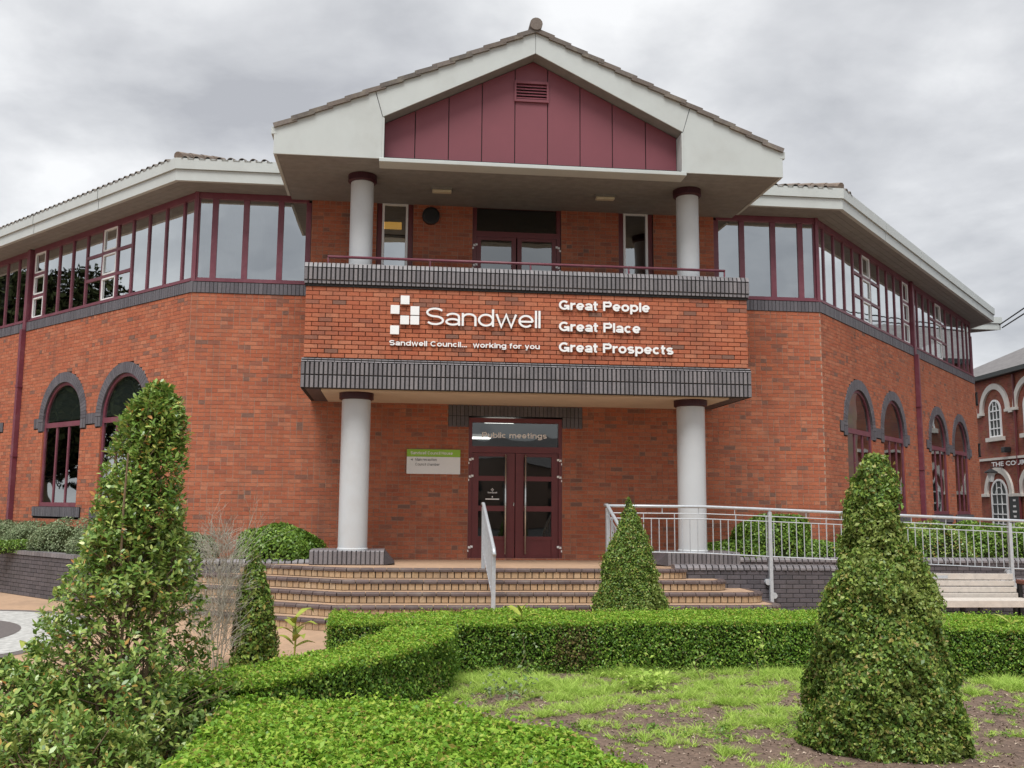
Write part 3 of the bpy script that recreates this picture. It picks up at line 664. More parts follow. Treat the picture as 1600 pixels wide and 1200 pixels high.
# ---- arched windows
def arched(fr, c):
    m = MB(); r0, r1 = AR-.065, AR-.002; n = 28
    for k in range(n):
        a0, a1 = PI*k/n, PI*(k+1)/n; vs = []
        for dd in (-.025, -.065):
            for r, a in ((r0, a0), (r1, a0), (r1, a1), (r0, a1)): vs.append(fr.p(c+r*math.cos(a), dd, SP+r*math.sin(a)))
        m.add(vs, [(0, 1, 2, 3), (0, 3, 7, 4), (1, 5, 6, 2)])
    m.wbox(fr, c-r1, c-r0, .89, SP, -.065, -.025); m.wbox(fr, c+r0, c+r1, .89, SP, -.065, -.025)
    m.wbox(fr, c-r0, c+r0, 2.60, 2.705, -.066, -.018); m.wbox(fr, c-r1, c+r1, .887, .975, -.066, -.015)
    for t in (-.265, .265): m.wbox(fr, c+t-.028, c+t+.028, .975, 2.60, -.062, -.030)
    win = m.obj('arched_window', M['burgf'], hall)
    m = MB(); m.poly([fr.p(c+.775*math.cos(PI*k/24), -.048, 2.70 if k in (0, 24) else SP+.775*math.sin(PI*k/24)) for k in range(25)]); m.obj('arched_pane', M['glassarch'], win, fix=False)
    for a, b in ((-.775, -.3), (-.23, .23), (.3, .775)):
        m = MB(); m.quad(fr.p(c+a, -.048, .97), fr.p(c+b, -.048, .97), fr.p(c+b, -.048, 2.605), fr.p(c+a, -.048, 2.605)); m.obj('pane', M['glassarch'], win, fix=False)
    for q in (-1, 1): m = MB(); m.quad(fr.p(c+q*AR, .004, .885), fr.p(c+q*AR, -.13, .885), fr.p(c+q*AR, -.13, 2.53), fr.p(c+q*AR, .004, 2.53)); m.obj('reveal', M['brick'], win, fix=False); m = MB(); m.quad(fr.p(c+q*(AR-.001), .024, 2.53), fr.p(c+q*(AR-.001), -.13, 2.53), fr.p(c+q*(AR-.001), -.13, SP), fr.p(c+q*(AR-.001), .024, SP)); m.obj('reveal', M['bluesill'], win, fix=False)
    m = MB(); m.quad(fr.p(c-.9, -1.6, .5), fr.p(c+.9, -1.6, .5), fr.p(c+.9, -1.6, 3.8), fr.p(c-.9, -1.6, 3.8)); m.obj('blind', M['dark'], win, fix=False)
    m = MB(); m.poly([fr.p(c+.8*math.cos(PI*k/24), -.085, SP+.8*math.sin(PI*k/24)) for k in range(25)]); m.obj('blind', M['rollerblind'], win, fix=False)
for c in ARCH: arched(LW, -c); arched(RW, c)

# ---- drainpipes
for fr, t in ((LW, -6.75), (RW, 6.75)):
    m = MB(); m.wbox(fr, t-.055, t+.055, -.8, 4.95, .012, .115); m.wbox(fr, t-.07, t+.07, 4.95, 6.86, -.11, .05)
    for z in (.4, 2.0, 3.6): m.wbox(fr, t-.075, t+.075, z, z+.05, .01, .123)
    m.obj('drainpipe', M['burgf'], hall)

# ---- upper door and narrow windows
m = MB()
for a, b, z0, z1 in ((-.872, -.79, 4.9, HEAD), (.79, .872, 4.9, HEAD), (-.79, .79, 6.81, HEAD), (-.79, .79, 6.22, 6.33)): m.wbox(FRONT, a, b, z0, z1, -.12, -.03)
ud = m.obj('balcony_door', M['burg'], hall)
m = MB(); m.quad((-.79, .09, 6.33), (.79, .09, 6.33), (.79, .09, 6.81), (-.79, .09, 6.81)); m.obj('pane', M['glassdoor'], ud, fix=False)
for sx in (-1, 1):
    m = MB()
    a, b = sorted((sx*.012, sx*.785))
    x0, x1 = sorted((sx*.10, sx*.70))
    for p, q, z0, z1 in ((a, x0, 4.9, 6.218), (x1, b, 4.9, 6.218), (x0, x1, 6.16, 6.218), (x0, x1, 4.9, 5.1)): m.wbox(FRONT, p, q, z0, z1, -.10, -.04)
    lf = m.obj('leaf', M['burg'], ud); lf.name = 'door_leaf'; BASE[lf.name] = Vector((0, 0, 0))
    m = MB(); m.quad((x0, .07, 5.1), (x1, .07, 5.1), (x1, .07, 6.16), (x0, .07, 6.16)); m.obj('pane', M['glassarch'], ud, fix=False)
def marks(parent, x, z, y, flip, s=.042):
    m = MB()
    for k, (dx, dz) in enumerate(((-1, -1), (0, -.35), (0, .6), (1, .95))):
        if k == 1: continue
        m.box(x+flip*dx*s-.024, x+flip*dx*s+.024, y-.003, y, z+dz*s-.02, z+dz*s+.02)
    m.obj('safety_mark', M['decal'], parent)
for sx in (-1, 1):
    for z in (5.62, 6.02): marks(ud, sx*.83, z, .025, -sx, .036)
for sx in (-1, 1):
    m = MB()
    for a, b, z0, z1 in ((-.345, -.25, 4.9, HEAD), (.25, .345, 4.9, HEAD), (-.25, .25, 6.82, HEAD)): m.wbox(FRONT, sx*2.38+a, sx*2.38+b, z0, z1, -.12, -.03)
    w = m.obj('window', M['burg'], hall)
    m = MB()
    for a, b, z0, z1 in ((-.248, -.205, 4.9, 6.818), (.205, .248, 4.9, 6.818), (-.205, .205, 6.775, 6.818), (-.205, .205, 4.9, 4.95)): m.wbox(FRONT, sx*2.38+a, sx*2.38+b, z0, z1, -.09, -.02)
    m.obj('casement', M['letter'], w)
    m = MB(); m.quad((sx*2.38-.2, .055, 4.95), (sx*2.38+.2, .055, 4.95), (sx*2.38+.2, .055, 6.775), (sx*2.38-.2, .055, 6.775)); m.obj('pane', M['glass'] if sx < 0 else M['glassdim'], w, fix=False)

# ---- entrance door
m = MB()
for a, b, z0, z1 in ((-.895, -.83, .0, 2.66), (.83, .895, .0, 2.66), (-.83, .83, 2.575, 2.66), (-.83, .83, 2.0, 2.12)): m.wbox(FRONT, a, b, z0, z1, -.11, -.005)
ed = m.obj('entrance_door', M['burg'], hall)
m = MB(); m.quad((-.83, .06, 2.12), (.83, .06, 2.12), (.83, .06, 2.575), (-.83, .06, 2.575)); m.obj('pane', M['glassdoor'], ed, fix=False)
for sx in (-1, 1):
    xs0, xs1 = sorted((sx*.16, sx*.70)); a, b = sorted((sx*.008, sx*.826)); m = MB()
    m.wbox(FRONT, a, xs0, .012, 1.996, -.10, -.03); m.wbox(FRONT, xs1, b, .012, 1.996, -.10, -.03)
    for z0, z1 in ((1.93, 1.996), (1.47, 1.56), (.90, 1.00), (.36, .43), (.012, .05)): m.wbox(FRONT, xs0, xs1, z0, z1, -.10, -.032)
    m.wbox(FRONT, xs0, xs1, .05, .36, -.085, -.05)
    lf = m.obj('door_leaf', M['burg'], ed)
    for z0, z1 in ((.43, .90), (1.0, 1.47), (1.56, 1.93)):
        m = MB(); m.quad((xs0, .07, z0), (xs1, .07, z0), (xs1, .07, z1), (xs0, .07, z1)); m.obj('pane', M['glassdoor'], ed, fix=False)
    m = MB(); x = sx*.19; m.tube([(x, -.03, .1), (x, -.03, 1.97)], .017, 8)
    for z in (.3, 1.75): m.tube([(x, -.03, z), (x, .035, z)], .012, 6)
    m.obj('door_handle', M['chrome'], ed, smooth=True)
    for z in (.20, 1.52, 1.84): marks(ed, sx*.862, z, .004, -sx, .04)
m = MB(); m.box(-.035, -.02, .022, .03, 1.0, 1.06); m.obj('lock', M['chrome'], ed)

# ------------------------------------------------------------------ lettering
def arcp(cx, cy, rx, ry, a0, a1, n=14): return [(cx+rx*math.cos(math.radians(a0+(a1-a0)*k/n)), cy+ry*math.sin(math.radians(a0+(a1-a0)*k/n))) for k in range(n+1)]
def glyph(ch, h, X=.53, C=.72):
    """centre lines of a plain sans-serif letter, h = half the stroke; returns advance and strokes"""
    up = ch.isupper(); w = dict(o=.57, c=.53, e=.55, a=.53, p=.58, b=.58, d=.58, g=.58, r=.36, t=.33, l=2*h, i=2*h, n=.53, u=.53, m=.84, h=.53, k=.54, s=.50, f=.34, y=.54, w=.78, S=.64, G=.74, P=.62, C=.70, H=.68, M=.80).get(ch, .12)
    rx, ry = w/2-h, X/2-h; L_, R_ = h, w-h; el = arcp(w/2, X/2, rx, ry, 0, 360, 24)
    if ch == 'o': s = [el]
    elif ch == 'c': s = [arcp(w/2, X/2, rx, ry, 42, 318, 20)]
    elif ch == 'e': s = [[(R_, X*.47), (L_, X*.47)], [(R_, X*.47)]+arcp(w/2, X/2, rx, ry, 0, 318, 22)]
    elif ch == 'a': s = [arcp(w/2, X-h-.13, rx-.01, .13, 165, 0, 12)+[(R_, .0)], arcp(w/2-.005, X*.29, rx, X*.29-h, 0, 360, 20)]
    elif ch == 'p': s = [el, [(L_, X), (L_, -.19)]]
    elif ch == 'b': s = [el, [(L_, C), (L_, 0)]]
    elif ch == 'd': s = [el, [(R_, C), (R_, 0)]]
    elif ch == 'g': s = [el, [(R_, X), (R_, -.05)]+arcp(w/2, -.05, rx, .15-h, 0, -160, 12)]
    elif ch == 'r': s = [[(L_, X), (L_, 0)], arcp(w-.0, X*.55, w-h, X*.45-h, 180, 90, 10)]
    elif ch == 't': s = [[(.13, C-.03), (.13, .13)]+arcp(.13+.12, .12, .12, .12-h, 180, 275, 8), [(0, X-h), (w-.02, X-h)]]
    elif ch == 'l': s = [[(L_, 0), (L_, C)]]
    elif ch == 'i': s = [[(L_, 0), (L_, X)], [(L_, C-2*h), (L_, C)]]
    elif ch == 'n': s = [[(L_, 0), (L_, X)], arcp(w/2, X*.62, rx, X*.38-h, 180, 0, 14)+[(R_, 0)]]
    elif ch == 'h': s = [[(L_, 0), (L_, C)], arcp(w/2, X*.62, rx, X*.38-h, 180, 0, 14)+[(R_, 0)]]
    elif ch == 'm': q = w/4+h*.5; s = [[(L_, 0), (L_, X)], arcp((L_+w/2)/2, X*.66, (w/2-L_)/2, X*.34-h, 180, 0, 12)+[(w/2, 0)], arcp((R_+w/2)/2, X*.66, (R_-w/2)/2, X*.34-h, 180, 0, 12)+[(R_, 0)]]
    elif ch == 'u': s = [[(R_, X), (R_, 0)], [(L_, X)]+arcp(w/2, X*.38, rx, X*.38-h, 180, 360, 14)]
    elif ch == 'k': s = [[(L_, 0), (L_, C)], [(L_, .17), (w-h, X)], [(.22, .28), (w-h*.7, 0)]]
    elif ch == 'f': s = [[(.13, 0), (.13, C-.14)]+arcp(.13+.14, C-.14, .14, .14-h, 180, 80, 8), [(0, X-h), (w-.03, X-h)]]
    elif ch == 'y': s = [[(h, X), (w/2, .03)], [(w-h, X), (w/2-.03, -.10)]+arcp(w/2-.13, -.08, .10, .12-h, -15, -95, 6)]
    elif ch == 'w': s = [[(h, X), (w*.27, h*.2), (w/2, X-.02), (w*.73, h*.2), (w-h, X)]]
    elif ch in 'sS':
        H = C if up else X; q = (H-2*h)/4
        s = [arcp(w/2, H-h-q, rx, q, 28, 270, 16)+arcp(w/2, h+q, rx, q, 90, -152, 16)[1:]]
    elif ch == 'G': s = [arcp(w/2, C/2, rx, C/2-h, 45, 335, 22), [(w/2, C*.42), (R_+h*.9, C*.42)], [(R_, C*.42), (R_, 0)]]
    elif ch == 'C': s = [arcp(w/2, C/2, rx, C/2-h, 42, 318, 22)]
    elif ch == 'P': q = (C*.60-2*h)/2; s = [[(L_, 0), (L_, C)], [(L_, C-h), (w-h-q, C-h)]+arcp(w-h-q, C-h-q, q, q, 90, -90, 12)+[(L_, C-h-2*q)]]
    elif ch == 'H': s = [[(L_, 0), (L_, C)], [(R_, 0), (R_, C)], [(L_, C*.52), (R_, C*.52)]]
    elif ch == 'M': s = [[(L_, 0), (L_, C)], [(R_, 0), (R_, C)], [(L_, C-h), (w/2, h), (R_, C-h)]]
    elif ch == '.': w = 2.4*h; s = [[(w/2, 0), (w/2, 2.2*h)]]
    else: w = .24; s = []
    return w, s
def ribbon(mb, pts, h, y0, y1, f):
    P = [Vector(p) for p in pts]; closed = (P[0]-P[-1]).length < 1e-5; P = P[:-1] if closed else P; n = len(P); Lf, Rt = [], []
    for i in range(n):
        a, b = P[i-1] if (closed or i) else P[0]-(P[1]-P[0]), P[(i+1) % n] if (closed or i < n-1) else P[-1]+(P[-1]-P[-2])
        d1, d2 = (P[i]-a).normalized(), (b-P[i]).normalized(); n1, n2 = Vector((-d1.y, d1.x)), Vector((-d2.y, d2.x)); m_ = n1+n2
        m_ = m_.normalized() if m_.length > .1 else n1; k = h/max(.45, m_.dot(n1)); Lf.append(P[i]+m_*k); Rt.append(P[i]-m_*k)
    vs = []
    for y in (y0, y1): vs += [(*f(p.x, p.y, y),) for p in Lf]+[(*f(p.x, p.y, y),) for p in Rt]
    fs = []; N2 = 2*n
    for i in range(n if closed else n-1):
        j = (i+1) % n; fs += [(i, n+i, n+j, j), (i, j, N2+j, N2+i), (n+i, N2+n+i, N2+n+j, n+j)]
    if not closed: fs += [(0, N2, N2+n, n), (n-1, 2*n-1, N2+2*n-1, N2+n-1)]
    mb.add(vs, fs)
def strokes(txt, x0, x1, z0, cap, y, depth, mtl, parent, weight=.062, gap=.085, X=.53, name='letter', split=True):
    """raised sans-serif lettering built from strokes: x0..x1 wide, capitals cap high, its back at y"""
    gs = [glyph(c, weight, X) for c in txt]; total = sum(g[0] for g in gs)+gap*(len(gs)-1); kz = cap/.72; kx = (x1-x0)/total; u = 0; mb = MB(); q = 0
    for (w, ss), c in zip(gs, txt):
        for s in ss:
            off = .0006*(q % 5+1); q += 1      # strokes that cross never share a plane
            ribbon(mb, [(u+a, b) for a, b in s], weight, y-depth-off, y, lambda a, b, yy: (x0+a*kx, yy, z0+b*kz))
        u += w+gap
        if split and mb.v: mb.obj(name, mtl, parent, fix=False); mb = MB()
    if mb.v: mb.obj(name, mtl, parent, fix=False)

YF = YB-.005
lg = thing('logo_sign', 'white chequered squares with large thin lettering and a small strapline on balcony', 'sign', (-1.1, YF, 3.6))
for cx, cz in ((-2.17, 4.445), (-2.335, 4.275), (-2.0, 4.265), (-2.17, 4.10), (-2.0, 4.10), (-2.335, 3.925)):
    m = MB(); m.box(cx-.075, cx+.075, YF-.045, YF-.02, cz-.075, cz+.075); bevel(m.obj('square', M['letter'], lg), .004, 1)
strokes('Sandwell', -1.81, .15, 4.03, .30, YF-.02, .02, M['letter'], lg, weight=.038, gap=.05, X=.53)
strokes('Sandwell Council...  working for you', -2.42, .14, 3.665, .088, YF-.01, .016, M['letter'], lg, weight=.066, gap=.075, X=.55)
for t, a, b, z, w in (('People', 0, 0, 4.365, (.47, 2.07)), ('Place', 0, 0, 3.99, (.47, 1.90)), ('Prospects', 0, 0, 3.63, (.47, 2.48))):
    sl_ = thing('slogan_sign', {'People': 'bold white raised words Great People, top line right of the logo', 'Place': 'bold white raised words Great Place, middle line right of the logo', 'Prospects': 'bold white raised words Great Prospects, lowest line right of the logo'}[t], 'sign', (1.2, YF, z), 'three slogan lines on the balcony')
    strokes('Great '+t, w[0], w[1], z, .165, YF-.018, .022, M['letter'], sl_, weight=.072, gap=.062, X=.55)
strokes('Public meetings', -.64, .61, 2.285, .105, .058, .002, M['decal'], ed, weight=.07, gap=.07, X=.55)
m = MB()
for dx, dz in ((0, .03), (-.018, .01), (.018, .01), (0, -.01)): m.box(-.43+dx-.008, -.43+dx+.008, .062, .066, 1.29+dz-.008, 1.29+dz+.008)
m.obj('window_sticker', M['decal'], ed)
strokes('Sandwell', -.52, -.34, 1.235, .028, .066, .002, M['decal'], ed, name='window_sticker', split=False)
m = MB(); m.box(-.44, -.42, .062, .066, 1.155, 1.18); m.box(-.56, -.30, .062, .066, 1.115, 1.135); m.obj('window_sticker', M['decal'], ed)

nbd = thing('notice_board', 'white wall sign with lime green header between left column and entrance door', 'sign', (-1.56, 0, 1.58))
m = MB(); m.box(-2.06, -1.055, -.045, -.008, 1.58, 1.90); m.obj('panel', M['signw'], nbd)
m = MB(); m.box(-2.06, -1.055, -.046, -.008, 1.902, 2.04); m.obj('header', M['green'], nbd)
strokes('Sandwell Council House', -1.99, -1.20, 1.945, .055, -.0465, .001, M['decal'], nbd, name='lettering', split=False)
strokes('Main reception', -1.90, -1.50, 1.825, .048, -.0455, .001, M['ink'], nbd, weight=.05, name='lettering', split=False)
strokes('Council chamber', -1.90, -1.44, 1.735, .048, -.0455, .001, M['ink'], nbd, weight=.05, name='lettering', split=False)
m = MB(); m.add([(-1.99, -.0465, 1.845), (-1.95, -.0465, 1.865), (-1.95, -.0465, 1.825)], [(0, 1, 2)]); m.obj('arrow', M['ink'], nbd, fix=False)
bell = thing('alarm_bell', 'round black alarm bell box on brick above the balcony', 'bell', (-1.69, 0, 6.57))
m = MB(); m.tube([(-1.69, .0, 6.57), (-1.69, -.07, 6.57), (-1.69, -.09, 6.57)], [.17, .17, .13], 20); m.obj('cover', M['iron'], bell, smooth=False)
# lamps seen through the glass
hx = [(.06, 3.2, 2.86, .66, .42), (.06, 8.3, 2.86, .60, .5)]
for i, (x, y, z, a, b) in enumerate(hx):
    o = thing('ceiling_light', 'lit white ceiling panel seen through the glass over the door, '+('nearer one' if i == 0 else 'farther one'), 'light', (x, y, z), 'lit panels inside the entrance hall')
    m = MB(); m.box(x-a/2, x+a/2, y-b/2, y+b/2, z, z+.03); m.obj('diffuser', M['tube'], o)
o = thing('ceiling_light', 'warm orange lamp glowing inside the left narrow balcony window', 'light', (-2.42, .63, 6.55))
m = MB(); m.box(-2.60, -2.25, .55, .72, 6.50, 6.60); m.obj('diffuser', M['warm'], o)

# corner lanterns of the rear block
for i, z in enumerate((4.40, 2.72)):
    o = thing('wall_lantern', 'black caged wall lantern on the far right corner, '+('upper one below the eave' if i == 0 else 'lower one'), 'lantern', (16.45, 11.0, z), 'lanterns on the far right corner')
    m = MB(); m.box(16.30, 16.62, 10.80, 11.09, z, z+.04); m.box(16.30, 16.62, 10.80, 11.09, z+.40, z+.44)
    for x in (16.30, 16.42, 16.56):
        m.box(x, x+.05, 10.80, 10.84, z, z+.42); m.box(x, x+.05, 11.05, 11.09, z, z+.42)
    m.obj('cage', M['iron'], o)
    m = MB(); m.box(16.34, 16.58, 10.86, 11.04, z+.05, z+.39); m.obj('glazing', M['gutter'], o)

# ------------------------------------------------------------------ ground
m = MB(); m.quad((-400, -400, -.80), (400, -400, -.80), (400, 400, -.80), (-400, 400, -.80)); m.obj('ground', M['asphalt'], kind='structure', fix=False)
m = MB(); m.poly([(-26, -24, GZ), (14, -24, GZ), (14, 14, GZ), (-26, 14, GZ)]); m.obj('plaza_paving', M['pave'], kind='structure', fix=False)
def disc(c, r0, r1, z, n=48):
    m = MB()
    for k in range(n):
        a, b = 2*PI*k/n, 2*PI*(k+1)/n
        m.quad(*[(c[0]+r*math.cos(t), c[1]+r*math.sin(t)*1.25, z) for r, t in ((r0, a), (r1, a), (r1, b), (r0, b))])
    return m
cc = (-8.8, -4.4)
disc(cc, 2.35, 2.52, GZ+.004).obj('paving_border', M['paved'], kind='structure', fix=False)
disc(cc, 1.50, 2.35, GZ+.008).obj('paving_ring', M['pavew'], kind='structure', fix=False)
disc(cc, 0.0, 1.50, GZ+.012).obj('paving_circle', M['paved'], kind='structure', fix=False)

# ------------------------------------------------------------------ entrance steps
steps = thing('entrance_steps', 'broad buff brick entrance steps with dark brown brick nosings', 'steps', (0, -2.5, GZ))
RI = .155; A30 = math.radians(30)
XR = [2.55, 3.12, 3.58, 3.72, 3.86]
def nose_line(k, ins=0.0):
    y = -2.5-.37*k+ins; pts = []
    xr = XR[k]-ins; pts.append((xr, -2.34)); r = .32
    if -2.34-y > .05:
        rr = min(r, -2.34-y)
        for q in range(0, 7):
            a = PI/2*q/6; pts.append((xr-r+r*math.cos(a), y+rr-rr*math.sin(a)))
    else: pts.append((xr-.02, y))
    xl = -3.0+ins*.3-.05*k; pts.append((xl, y)); q = (-1.45-y)/math.tan(A30); pts.append((xl-q, -1.45))
    return pts
def along(pts, pitch):
    """centres, headings and lengths of pieces laid along an open line"""
    out = []
    for (x0, y0), (x1, y1) in zip(pts, pts[1:]):
        L = math.hypot(x1-x0, y1-y0)
        if L < .02: continue
        n = max(1, round(L/pitch)); a = math.atan2(y1-y0, x1-x0)
        for i in range(n):
            f = (i+.5)/n; out.append((x0+(x1-x0)*f, y0+(y1-y0)*f, a, L/n))
    return out
rc = [0]; rs_stuff = MB(); nmesh = {}; 
for k in range(5):
    z = -RI*k; ln = nose_line(k); body = nose_line(k, .04)
    m = MB(); m.vprism(body+[(body[-1][0], -1.2), (0 if k else 0, -.001 if k == 0 else -1.2), (body[0][0], -.001 if k == 0 else -1.2)] if k else body+[(body[-1][0], -.9), (-2.0, -.002), (body[0][0], -.002)], -.79, z-.004)
    m.obj('tread' if k else 'landing', M['pave'], steps)
    core = nose_line(k, .016); m = MB(); m.vprism(core+[(core[-1][0]+.2, -1.3), (core[0][0]-.1, -1.3)], -.79, z-.03); m.obj('riser_core', M['mortard'], steps)
    for x, y, a, l in along(ln, .1125):
        if l < .06:
            pass
        zz = z-RI+.004; h = RI-.058; a_ = a+PI
        if rc[0] < 300:
            rc[0] += 1; key = round(l, 3)
            if key not in nmesh: nmesh[key] = piece_mesh('riser_brick', l-.014, .03, h, M['buff'], .005)
            link('riser_brick', nmesh[key], steps, (x, y, zz), rz=a_)
        else:
            fr = Frame(x, y, math.cos(a_), math.sin(a_)); rs_stuff.wbox(fr, -l/2+.005, l/2-.005, zz, zz+h, -.03, 0)
    for x, y, a, l in along(ln, .21):
        key = ('n', round(l, 3))
        if key not in nmesh:
            w_ = l-.012; q = MB(); xx = w_/2
            q.add([(-xx, -.018, 0), (xx, -.018, 0), (xx, -.018, .03), (-xx, -.018, .03), (xx, 0, .05), (-xx, 0, .05), (xx, .11, .052), (-xx, .11, .052), (-xx, .11, 0), (xx, .11, 0)],
                  [(0, 1, 2, 3), (3, 2, 4, 5), (5, 4, 6, 7), (0, 3, 5, 7, 8), (1, 9, 6, 4, 2), (0, 8, 9, 1), (8, 7, 6, 9)])
            nmesh[key] = q.mesh('nosing_brick', M['nosing'])
        link('nosing_brick', nmesh[key], steps, (x, y, z-.05), rz=a+PI)
if rs_stuff.v: rs_stuff.obj('riser_bricks', M['buff'], steps, kind='stuff')

# ------------------------------------------------------------------ planter and ramp walls
brick_dark = piece_mesh('wall_brick', .215, .03, .065, M['bluedark'], .004)
cope_dark = MB(); cope_dark.add([(-.043, -.02, 0), (.043, -.02, 0), (.043, -.02, .035), (-.043, -.02, .035), (.043, .03, .085), (-.043, .03, .085), (.043, .22, .085), (-.043, .22, .085), (-.043, .22, 0), (.043, .22, 0)],
    [(0, 1, 2, 3), (3, 2, 4, 5), (5, 4, 6, 7), (0, 3, 5, 7, 8), (1, 9, 6, 4, 2), (0, 8, 9, 1), (8, 7, 6, 9)])
cope_me = cope_dark.mesh('coping_brick', M['blue'])
def dark_wall(root, fr, t0, t1, ztop, singles, cope_singles, thick=.22, cope=True, zb=GZ):
    """brick wall from the ground to ztop(t)"""
    bm_, mm_, cp = MB(), MB(), MB(); n = int((t1-t0)/.5)+1; c = [0]
    for i in range(n):
        a, b = t0+(t1-t0)*i/n, t0+(t1-t0)*(i+1)/n; za, zb_ = ztop(a)-.075, ztop(b)-.075
        vs = [fr.p(a, -.006, zb-.02), fr.p(b, -.006, zb-.02), fr.p(b, -.006, zb_), fr.p(a, -.006, za), fr.p(a, -thick, zb-.02), fr.p(b, -thick, zb-.02), fr.p(b, -thick, zb_), fr.p(a, -thick, za)]
        mm_.add(vs, [(0, 1, 2, 3), (4, 7, 6, 5), (3, 2, 6, 7)])
    z = -.075-.075*int((-GZ+.0)/.075); z = zb
    k = 0
    hi = max(ztop(t0), ztop(t1))-.075
    while z < hi-.02:
        p = t0-(.1125 if k % 2 else 0)
        while p < t1:
            a, b = max(p, t0), min(p+.225, t1)
            top = min(ztop(a), ztop(b))-.075
            if b-a > .04 and z+.07 <= top+.01:
                if b-a > .22 and c[0] < singles:
                    c[0] += 1; x, y, _ = fr.p((a+b)/2, 0, 0); link('brick', brick_dark, root, (x, y, z+.005), rz=fr.rz)
                else: bm_.wbox(fr, a+.005, b-.005, z+.005, z+.07, -.02, .0, back=False)
            p += .225
        z += .075; k += 1
    if cope:
        nc = round((t1-t0)/.1075)
        for i in range(nc):
            a = t0+(i+.5)*(t1-t0)/nc
            if i < cope_singles:
                x, y, _ = fr.p(a, 0, 0); link('coping_brick', cope_me, root, (x, y, ztop(a)-.075), rz=fr.rz)
            else: cp.wbox(fr, a-.05, a+.05, ztop(a)-.075, ztop(a), -.22, .02)
    if bm_.v: bm_.obj('brickwork', M['bluedark'], root, kind='stuff', fix=False)
    mm_.obj('core', M['mortard'], root)
    if cp.v: cp.obj('coping', M['blue'], root, kind='stuff')
rw = thing('ramp_wall', 'dark brick ramp retaining wall with rounded coping right of the steps', 'wall', (5.5, -2.35, GZ))
ztr = lambda t: .055 if t < 5 else .055-.062*(t-5)
dark_wall(rw, Frame(0, -2.35, 1, 0), 2.35, 10.2, ztr, 300, 80)
iw = thing('planter_wall', 'low dark brick planter wall behind the ramp, topped with pale coping', 'wall', (7, -1.15, GZ))
dark_wall(iw, Frame(0, -1.15, 1, 0), 3.9, 10.6, lambda t: .12, 0, 65, zb=-.475)
pl = thing('planter_wall', 'dark brick planter wall running left from the steps along the left wing', 'wall', (-7, -1.45, GZ))
dark_wall(pl, Frame(-6.65, -1.45, 1, 0), 0, 3.0, lambda t: .06, 110, 30)
dark_wall(pl, Frame(-6.65-9.2*s2, -1.45+9.2*s2, s2, -s2), 0, 9.2, lambda t: .06, 60, 0)
for sx in (-1, 1):
    pn = thing('column_plinth', 'low dark brick plinth with chamfered end under the '+('left' if sx < 0 else 'right')+' entrance column', 'plinth', (sx*3, -1.45, 0), 'plinths under the entrance columns')
    x0, x1 = (-3.66, -2.42) if sx < 0 else (2.42, 3.72)
    m = MB(); m.box(x0, x1, -1.72, -.9, -.1, .19); m.obj('core', M['mortard'], pn)
    n = round((x1-x0)/.078); w = (x1-x0)/n
    me = piece_mesh('plinth_brick', w-.012, .22, .232, M['blue'], .012)
    for i in range(n): link('plinth_brick', me, pn, (x0+(i+.5)*w, -1.745, .003))
    xe = x1 if sx < 0 else x0; q = 1 if sx < 0 else -1
    m = MB(); m.add([(xe, -1.74, .005), (xe, -1.74, .232), (xe+q*.17, -1.62, .03), (xe+q*.12, -1.62, .005), (xe, -.95, .005), (xe, -.95, .232), (xe+q*.17, -.95, .03), (xe+q*.12, -.95, .005)], [(0, 1, 2, 3), (4, 7, 6, 5), (1, 5, 6, 2), (2, 6, 7, 3), (0, 4, 5, 1)]); m.obj('end_brick', M['bluedark'], pn)
    m = MB(); m.box(x0+.005, x1-.005, -1.52, -.92, .188, .239); m.obj('top_bricks', M['blue'], pn)
m = MB(); m.poly([(-6.6, -1.3, -.02), (-3.7, -1.3, -.02), (-3.7, -.005, -.02), (-W, -.005, -.02), (-15.6, 9.4, -.02), (-16.2, 8.0, -.02)]); m.obj('planter_soil', M['soil'], kind='structure', fix=False)
m = MB(); m.poly([(3.9, -1.05, .03), (12, -1.05, .03), (12, 5.5, .03), (W+.1, .05, .03), (3.9, -.005, .03)]); m.obj('planter_soil', M['soil'], kind='structure', fix=False)
m = MB(); m.add([(2.3, -2.2, -.02), (5, -2.2, -.02), (10.6, -2.2, -.36), (10.6, -1.2, -.36), (5, -1.2, -.02), (2.3, -1.2, -.02)], [(0, 1, 4, 5), (1, 2, 3, 4)]); m.obj('ramp_paving', M['pave'], kind='structure', fix=False)

